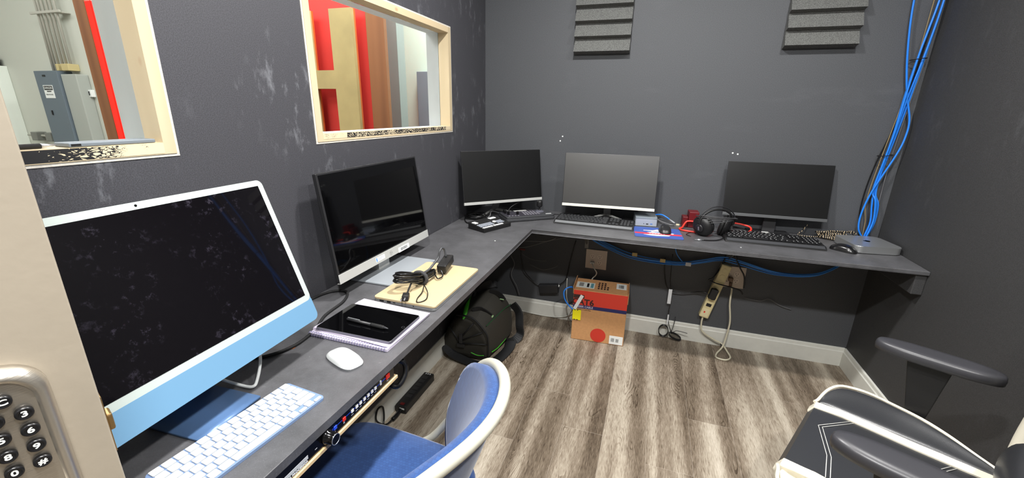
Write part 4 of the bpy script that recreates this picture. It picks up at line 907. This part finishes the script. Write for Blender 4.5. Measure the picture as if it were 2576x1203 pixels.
# ---------------------------------------------------------------- backpack
bg = thing('camera_bag', 'black camera bag with lime green piping on the floor under the desk', 'bag')
def sec(y, s, dx, dz):
    prof = [(-.010, .02), (-.004, .11), (.045, .195), (.10, .258), (.15, .262), (.205, .262), (.262, .205), (.283, .16), (.288, .02), (.27, .002), (.01, .002)]
    return [((x-.14)*s+.14+dx, y, max(.003, z*s*(1 if z < .05 else 1)+dz*(z/.26))) for x, z in prof]
m = MB(); loft(m, [sec(-.665, .90, .0, .0), sec(-.655, .98, 0, .0), sec(-.60, 1.02, .006, .022), sec(-.50, 1.06, .02, .06), sec(-.40, 1.03, .035, .06), sec(-.35, .96, .04, .045), sec(-.335, .85, .042, .03)])
m.build('bag_body', bagm, bg, smooth=40, sub=1)
MB().tube([(.10, -.672, .268), (.19, -.674, .268), (.262, -.676, .207), (.287, -.676, .15), (.288, -.676, .02)], .005, 5).build('edge_piping', bagw, bg)
MB().tube([(.20, -.672, .235), (.12, -.676, .13)], .004, smooth=False).tube([(.255, -.672, .19), (.13, -.676, .12)], .004, smooth=False).tube([(.28, -.672, .12), (.13, -.676, .10)], .004, smooth=False).tube([(.05, -.672, .19), (.115, -.676, .11)], .004, smooth=False).build('side_pleats', bagw, bg)
MB().box((.125, -.678, .13), (.02, .012, .06), .004).box((.122, -.676, .085), (.05, .010, .025), .004).build('side_buckle', blks, bg)
MB().tube([(.139, -.672, .250), (.131, -.62, .272), (.121, -.56, .292), (.113, -.50, .305)], lambda t: .004+.010*sin(pi*min(1, t*1.1)), 5).build('green_panel', green, bg)
MB().tube([(.296, -.64, .06), (.304, -.56, .045), (.315, -.46, .05)], .0028).tube([(.185, -.678, .055), (.225, -.680, .047), (.262, -.678, .052)], .002).build('green_piping', green, bg)
MB().tube([(.262, -.64, .214), (.285, -.55, .232), (.305, -.47, .246), (.32, -.40, .245)], .003).build('dark_green_piping', M('dark_green_trim', (34, 82, 48), .6), bg)
MB().bx(.268, .274, -.578, -.56, .236, .244, .001, mat=0).bx(.27, .295, -.45, -.442, .29, .296, .001).build('tab', M('pale_green_tab', (190, 235, 170), .5), bg)
def strap(mb, pts, w, th=.004, up=Vector((0, 0, 1)), n=5, mat=0):
    P_ = smooth_path(pts, n); V = []
    for i, p in enumerate(P_):
        a = P_[max(i-1, 0)]; b = P_[min(i+1, len(P_)-1)]; tt_ = (b-a).normalized(); s_ = up.cross(tt_); s_ = s_.normalized() if s_.length > 1e-4 else Vector((1, 0, 0)); nn = tt_.cross(s_)
        V.append([mb.bm.verts.new(p+s_*w/2*e+nn*th/2*f) for e, f in ((-1, -1), (1, -1), (1, 1), (-1, 1))])
    for A, B in zip(V, V[1:]):
        for k in range(4): fc = mb.bm.faces.new((A[k], A[(k+1) % 4], B[(k+1) % 4], B[k])); fc.material_index = mat
    mb.bm.faces.new(V[0][::-1]); mb.bm.faces.new(V[-1]); return mb
strap(MB(), [(.12, -.50, .300), (.14, -.49, .335), (.16, -.43, .352), (.20, -.38, .352), (.22, -.36, .335)], .045, .012, Vector((1, .4, .1))).build('grab_handle', bagw, bg)
strap(MB(), [(.17, -.62, .285), (.215, -.60, .292), (.262, -.57, .246)], .022, .006, Vector((0, 1, .2))).build('top_strap', bagw, bg)
strap(MB(), [(.21, -.46, .335), (.26, -.45, .33), (.295, -.445, .29)], .03, .006, Vector((0, 1, .2))).build('top_strap', bagw, bg)
strap(MB(), [(.02, -.665, .06), (.08, -.69, .03), (.16, -.700, .012), (.24, -.705, .008), (.30, -.670, .008), (.33, -.60, .008), (.345, -.50, .008), (.34, -.43, .02)], .06, .006, Vector((0, 0, 1))).build('shoulder_strap', bagw, bg)
strap(MB(), [(.32, -.36, .23), (.36, -.36, .18), (.372, -.375, .10), (.375, -.37, .04), (.35, -.41, .012), (.31, -.44, .01)], .05, .012, Vector((.3, 1, 0))).build('shoulder_pad', bagw, bg)
# ---------------------------------------------------------------- black floor power bar
pb = thing('power_strip', 'black power strip lying on the floor along the left baseboard', 'power strip', (.052, -1.04, 0), radians(90))
MB().bx(-.135, .135, -.028, .028, .001, .042, .005).build('body', blk, pb)
for i in range(6): MB().bx(-.06+i*.03-.012, -.06+i*.03+.010, -.014, .014, .042, .0432, .001).build('socket', blks, pb)
for i in range(3): MB().bx(.118+.0, .126, -.014+i*.011, -.008+i*.011, .042, .0432).build('usb_port', M('usb_light', (200, 200, 200), .4), pb)
MB().bx(-.128, -.113, -.012, .008, .042, .045, .001).build('switch', M('dark_red_switch', (90, 18, 18), .4), pb); MB().bx(-.1365, -.1355, -.02, .004, .024, .032).build('logo_mark', white, pb)
MB().tube([(-.135, 0, .02), (-.17, -.004, .02), (-.20, .0, .018)], .010, 4).tube([(-.20, 0, .018), (-.24, .01, .02), (-.27, .03, .06), (-.25, .035, .10), (-.22, .03, .09), (-.235, .02, .03), (-.30, .0, .006), (-.42, 0, .006)], .0042, 6).build('cord', cordm, pb)
# ---------------------------------------------------------------- shelf with video processor under the left desk
sh = tag(MB().bx(.02, .4590, -2.28, -1.750, .6765, .6852, .001).build('shelf_board', [wood_mat('light_plywood', (232, 204, 158), (206, 172, 122), 1)]), 'thin plywood shelf board slung under the left desk', 'shelf')
vp = thing('video_processor', 'flat black video processor with white buttons under the left desk edge', 'video processor', (.4520, -1.92, .6855))
MB().bx(-.30, 0, -.26, .160, .0003, .033, .002).build('case', blks, vp)
MB().bx(.0002, .003, -.26, .160, .0006, .0335, .0005).build('front_panel', blkg, vp)
lineb = M('blue_line_print', (40, 80, 220), .4)
MB().bx(.003, .0034, -.050, .131, .0185, .0200).bx(.003, .0034, -.070, -.050, .0185, .0205).prism([(-.085, .024), (-.070, .027), (-.064, .0225), (-.070, .0195), (-.076, .022)], .003, .0034, 'x').build('blue_line', lineb, vp)
ys = [-.001, .014, .027, .041, .055, .069, .082]
for y in ys: MB().bx(.003, .0055, y-.0042, y+.0042, .0155, .0235, .001).build('button', wb, vp)
MB().bx(.003, .006, -.0325, -.0235, .0145, .0235, .001).build('button', red, vp); MB().bx(.003, .0055, -.0595, -.0505, .0145, .0235, .001).build('button', lineb, vp)
MB().bx(.003, .006, .124, .139, .0135, .0255, .001).build('power_switch', red, vp); MB().bx(.003, .0055, .100, .105, .0145, .0265, .0005).build('button', wb, vp)
m = MB()
for y in ys: m.bx(.003, .0033, y-.0035, y+.0035, .0085, .0098)
m.bx(.003, .0033, -.030, -.026, .0075, .0115).bx(.003, .0033, -.0575, -.0545, .007, .010).bx(.003, .0033, .128, .135, .0068, .0080).bx(.003, .0033, -.112, -.106, .012, .0128)
m.build('printed_marks', M('print_white', (200, 205, 215), .5), vp)
MB().lathe((.003, -.080, .018), [(.0150, 0), (.0150, .006), (.0125, .008), (.0125, .022), (.0115, .024)], 'x', n=32).build('knob', blkg, vp)
MB().lathe((.0268, -.080, .018), [(.0118, 0), (.0118, .0008), (.0104, .0008), (.0104, 0)], 'x', n=32, cap=False).build('knob_ring', silver, vp)
m = MB()
for i in range(4): m.bx(.003, .0034, -.19, -.130, .0155-i*.0022, .0163-i*.0022)
RYZ = lambda x, y, z: Matrix(((0, 0, 1, x), (1, 0, 0, y), (0, 1, 0, z), (0, 0, 0, 1)))
m.text('VIDEO PROCESSOR', .0070, RYZ(.0032, -.162, .0042), 0, .0003, True).build('printed_name', M('print_white2', (210, 214, 222), .5), vp)
cable('black_cable', 'thick black cable hooked below the desk edge beside the video processor', [(.40, -1.74, .70), (.44, -1.70, .69), (.452, -1.705, .66), (.445, -1.73, .635), (.42, -1.735, .64), (.36, -1.70, .66)], .0075, cordm)
# ---------------------------------------------------------------- blue chair
bcx = thing('blue_chair', 'blue fabric chair with cream tube frame at the left desk', 'chair', (.47, -1.92, 0))
def seatp(x, y, s=1.0): return x, y
sp = []
for k in range(40):
    a = 2*pi*k/40; ex = abs(cos(a))**.45*(1 if cos(a) > 0 else -1); ey = abs(sin(a))**.45*(1 if sin(a) > 0 else -1); sp.append((-.01+.235*ex, ey*(.235-.015*ex)))
m = MB(); loft(m, [[(x*s-.01*(1-s), y*s, z) for x, y in sp] for s, z in ((.93, .405), (.985, .412), (1.0, .425), (.985, .442), (.93, .452), (.6, .455), (.2, .452))]); m.build('seat', fabric_blue, bcx, smooth=1)
def backp(u, v, off=0.0):
    # u -1..1 across, v -1..1 up; superellipse outline; returns a point in chair space
    a = u; top = .165*(1-min(1, abs(a))**3.2)**(1/3.2)
    z = .625+v*top; y = .235*a+.0
    x = .19+.36*(z-.45)-.115*a*a+off*1.0
    nx = Vector((1, .46*a*-1*-1, -.3)).normalized()
    return Vector((x-.0, y, z))
def bsurf(off, bulge):
    return lambda s, t: (lambda a, v: backp(a, v)+Vector((off-bulge*(1-a*a)*(1-v*v), 0, 0)))(-cos(pi*s)*.999, 2*t-1)
m = MB(); m.surf(bsurf(-.022, .012), 28, 14); m.surf(bsurf(.012, -.004), 28, 14)
# close the outline
N = 56
ra = []; rb = []
for k in range(N):
    th = 2*pi*k/N; a = cos(th)*.999; v = 1 if sin(th) >= 0 else -1
    top = 1.0
    ra.append(backp(a, v)+Vector((-.022, 0, 0))); rb.append(backp(a, v)+Vector((.012, 0, 0)))
va = [m.bm.verts.new(p) for p in ra]; vb = [m.bm.verts.new(p) for p in rb]
for k in range(N): f = m.bm.faces.new((va[k], va[(k+1) % N], vb[(k+1) % N], vb[k])); f.smooth = True
m.build('backrest', fabric_blue, bcx, smooth=1, remove_dbl=.004)
rim = []
for k in range(48):
    th = 2*pi*k/48; a = cos(th)*.999; v = 1 if sin(th) >= 0 else -1; p = backp(a, v); c = Vector((p.x, 0, .625)); d = (p-c); d.x = 0
    rim.append(p+d.normalized()*.006+Vector((.014, 0, 0)))
MB().tube(rim, .0125, 2, closed=True, sides=12).build('back_rim', tubem, bcx)
for s in (-1, 1):
    MB().tube([(.150, .243*s, .615), (.085, .252*s, .50), (0.0, .255*s, .40), (-.12, .25*s, .385), (-.20, .24*s, .36), (-.225, .235*s, .2), (-.235, .235*s, .012)], .0115, 6, sides=12).build('leg', tubem, bcx)
    MB().tube([(-.06, .25*s, .39), (.08, .25*s, .35), (.19, .24*s, .2), (.235, .24*s, .012)], .0115, 6, sides=12).build('leg', tubem, bcx)
    MB().box((.03, .24*s, .40), (.10, .02, .012), .003).build('seat_bracket', blk, bcx)
MB().tube([(-.2, -.24, .37), (-.2, .24, .37)], .009, smooth=False).tube([(.1, -.24, .345), (.1, .24, .345)], .009, smooth=False).build('stretcher', tubem, bcx)
# ---------------------------------------------------------------- racing chair
gc = thing('racing_office_chair', 'black and cream racing style office chair near the right wall', 'office chair', (1.6175, -1.33, 0), radians(-28.69))
def bumpm(): return None
SX = -.025
pr_ = [(-.095, .40), (-.104, .43), (-.090, .456), (-.02, .460), (.15, .455), (.36, .455), (.40, .45), (.40, .40)]
MB().prism(pr_, SX-.155, SX+.155, 'y', bev=.004).build('seat', leather, gc)
for s, nm in ((1, 'far'), (-1, 'near')):
    yb = SX+s*.155
    MB().prism([(x-.002, z+.004) for x, z in pr_], yb, yb+s*.034, 'y', bev=.004).build('seat_band', leathw, gc)
def bolster(s, mat_top, mat_side):
    m = MB(); rings = []
    yi = SX+s*.190
    for x, wd in [(-.088, .015), (-.078, .065), (-.058, .105), (-.03, .128), (.02, .138), (.08, .125), (.15, .103), (.21, .078), (.27, .045), (.32, .02)]:
        k = min(1, wd/.10)
        rings.append([(x, yi, .40), (x, yi, .455), (x, yi+s*wd*.3, .455+.006*k), (x, yi+s*wd*.6, .455+.016*k), (x, yi+s*wd*.88, .455+.030*k), (x, yi+s*wd, .455+.027*k), (x, yi+s*wd, .415), (x, yi+s*wd*.6, .395)])
    loft(m, rings, 0)
    o = m.build('side_bolster', mat_top, gc, smooth=1, sub=2)
    pp = [(r[5][0]-.003, r[5][1]+s*.004, r[5][2]-.002) for r in rings]; pp = [(pp[0][0]-.006, yi, .455)]+pp
    MB().tube(pp, .0050, 4).build('bolster_piping', leathw, gc)
bolster(1, leather, leathw); bolster(-1, leathw, leathw)
st = M('white_stitching', (205, 205, 200), .6)
def stline(pts, par=gc): return MB().tube([(x, y, z) for x, y, z in pts], .0011, 1, smooth=False, sides=5)
zz = .4612
for d in (0, .010):
    MB().tube([(.0+d, SX+.15, zz), (-.06+d, SX+.06, zz), (-.015+d, SX-.06, zz), (.0+d, SX-.15, zz)], .0011, 1, smooth=False, sides=5).build('stitching', st, gc)
    MB().tube([(.22+d, SX+.15, zz-.003), (.16+d, SX+.04, zz-.003), (.10+d, SX-.06, zz-.003), (.06+d, SX-.15, zz-.002)], .0011, 1, smooth=False, sides=5).build('stitching', st, gc)
m = MB()
MB().box((.14, SX, .385), (.46, .42, .05), .015).build('seat_pan', blk, gc)
for s in (1, -1):
    y = .305*s
    cap = [(.135+(.14*(abs(cos(a))**.75)*(1 if cos(a) > 0 else -1)), y+.043*(abs(sin(a))**.8)*(1 if sin(a) > 0 else -1)) for a in [2*pi*k/40 for k in range(40)]]
    m = MB(); cx_, cy_ = .135, y
    loft(m, [[(cx_+(x-cx_)*sc, cy_+(yy-cy_)*sc2, z) for x, yy in cap] for sc, sc2, z in ((.9, .8, .648), (.99, .98, .652), (1, 1, .664), (.99, .97, .674), (.96, .85, .680), (.85, .5, .682), (.5, .2, .682))])
    ar = m.build('armrest', M('armrest_pad', (56, 56, 60), .36, bump=.05, bscale=500), gc, smooth=1)
    MB().prism([(.075, .648), (.175, .648), (.150, .44), (.112, .44)], y-.014, y+.014, 'y', bev=.003).build('arm_post', blk, gc)
    MB().tube([(.13, y, .44), (.13, y*.9, .38), (.13, y*.5, .365)], .016, 4).build('arm_bracket', blk, gc)
# backrest
m = MB(); rings = []
for i in range(11):
    t = i/10; z = .44+.72*t; xx = .350+.07*t; w = .27-.06*sin(pi*t)*.2-(.06*t*t)
    w = .20+.06*sin(pi*min(1, t*1.2)) if t < .9 else .19
    rings.append([(xx-.02, -w, z), (xx-.045, -w*.8, z), (xx-.0, -w*.5, z), (xx, 0, z), (xx-.0, w*.5, z), (xx-.045, w*.8, z), (xx-.02, w, z), (xx+.022, w*.95, z), (xx+.055, 0, z), (xx+.022, -w*.95, z)])
loft(m, rings); m.build('backrest', leather, gc, smooth=1, sub=1)
lc = MB(T3(.325, -.02, .565)); 
lc.surf(lambda u, v: Vector((.055*cos(pi*(v-.5))*cos(2*pi*u), .15*cos(pi*(v-.5))*(abs(sin(2*pi*u))**.7*(1 if sin(2*pi*u) > 0 else -1)), .085*sin(pi*(v-.5)))), 28, 12, cu=True)
lc.build('lumbar_cushion', leather, gc, smooth=1, remove_dbl=1e-4)
for s in (-1, 1):
    MB(T3(.325, -.02+.0, .565)).tube([(.0+.02, s*.0, .088), (.015, s*.06, .084), (.01, s*.115, .062), (.0, s*.145, .0), (.01, s*.115, -.06), (.02, 0, -.085)], .0055, 5).build('cushion_piping', leathw, gc)
    MB().tube([(.325, s*.20, .47), (.33, s*.225, .58), (.345, s*.23, .75), (.365, s*.22, .95), (.39, s*.19, 1.1)], lambda t: .022, 5, sides=10).build('back_wing', leathw, gc)
MB().tube([(.36, -.12, 1.10), (.36, .12, 1.10)], .045, smooth=False, sides=16).build('head_pillow', leather, gc)
MB().cyl((.14, SX, .11), .025, .26).build('gas_lift', blks, gc)
for k in range(5):
    a = 2*pi*k/5+.3
    MB().tube([(.14, SX, .115), (.14+.15*cos(a), SX+.15*sin(a), .10), (.14+.27*cos(a), SX+.27*sin(a), .075)], lambda t: .022-.008*t, 4).build('base_leg', blks, gc)
    w_ = MB(T3(.14+.27*cos(a), SX+.27*sin(a), .028) @ Rz(a)); w_.cyl((0, -.02, 0), .027, .016, 'y', bev=.003).cyl((0, .006, 0), .027, .016, 'y', bev=.003).cyl((0, 0, 0), .006, .045, 'z'); w_.build('caster', blk, gc)
# ---------------------------------------------------------------- foam panels
def foampanel(label, x, z0):
    t = thing('acoustic_foam_panel', label, 'acoustic panel', (x, 0, z0))
    N_ = 4; p = .305/N_; prof = [(-.0005, 0)]
    for i in range(N_):
        z = i*p
        prof += [(-.018, z+.001), (-.052, z+.010), (-.018, z+p-.001)]
    prof += [(-.0005, .305)]
    MB().prism([(y, z) for y, z in prof], 0, .3, 'x').build('foam_body', foam, t)
foampanel('charcoal wedge foam panel on the back wall, left of the two', .5435, 1.6525)
foampanel('charcoal wedge foam panel on the back wall, right of the two', 1.567, 1.658)
# small white paint chips
gch = 'white chips on the black back wall'
for i, (x, z) in enumerate([(.498, 1.202), (.485, 1.175), (1.43, 1.148), (1.455, 1.143)]):
    tag(MB().lathe((x, -.0012, z), [(.0045, 0), (.0045, .001)], 'y', n=7).build('wall_chip', white), ['upper tiny white chip on the back wall above the corner monitor', 'lower tiny white chip on the back wall above the corner monitor', 'left tiny white chip on the back wall above the headphones', 'right tiny white chip on the back wall above the headphones'][i], 'paint chip', gch)
for i, (x, y, l) in enumerate([(.345, -.735, 'in front of the video switcher'), (.150, -2.035+.0, 'beside the blue computer stand'), (1.47, -.40, 'in front of the rightmost keyboard')]):
    tag(MB().lathe((x, y, DK+.0002), [(.004, 0), (.004, .0008)], 'z', n=6).build('paper_scrap', white), 'tiny white scrap on the black desk '+l, 'scrap')
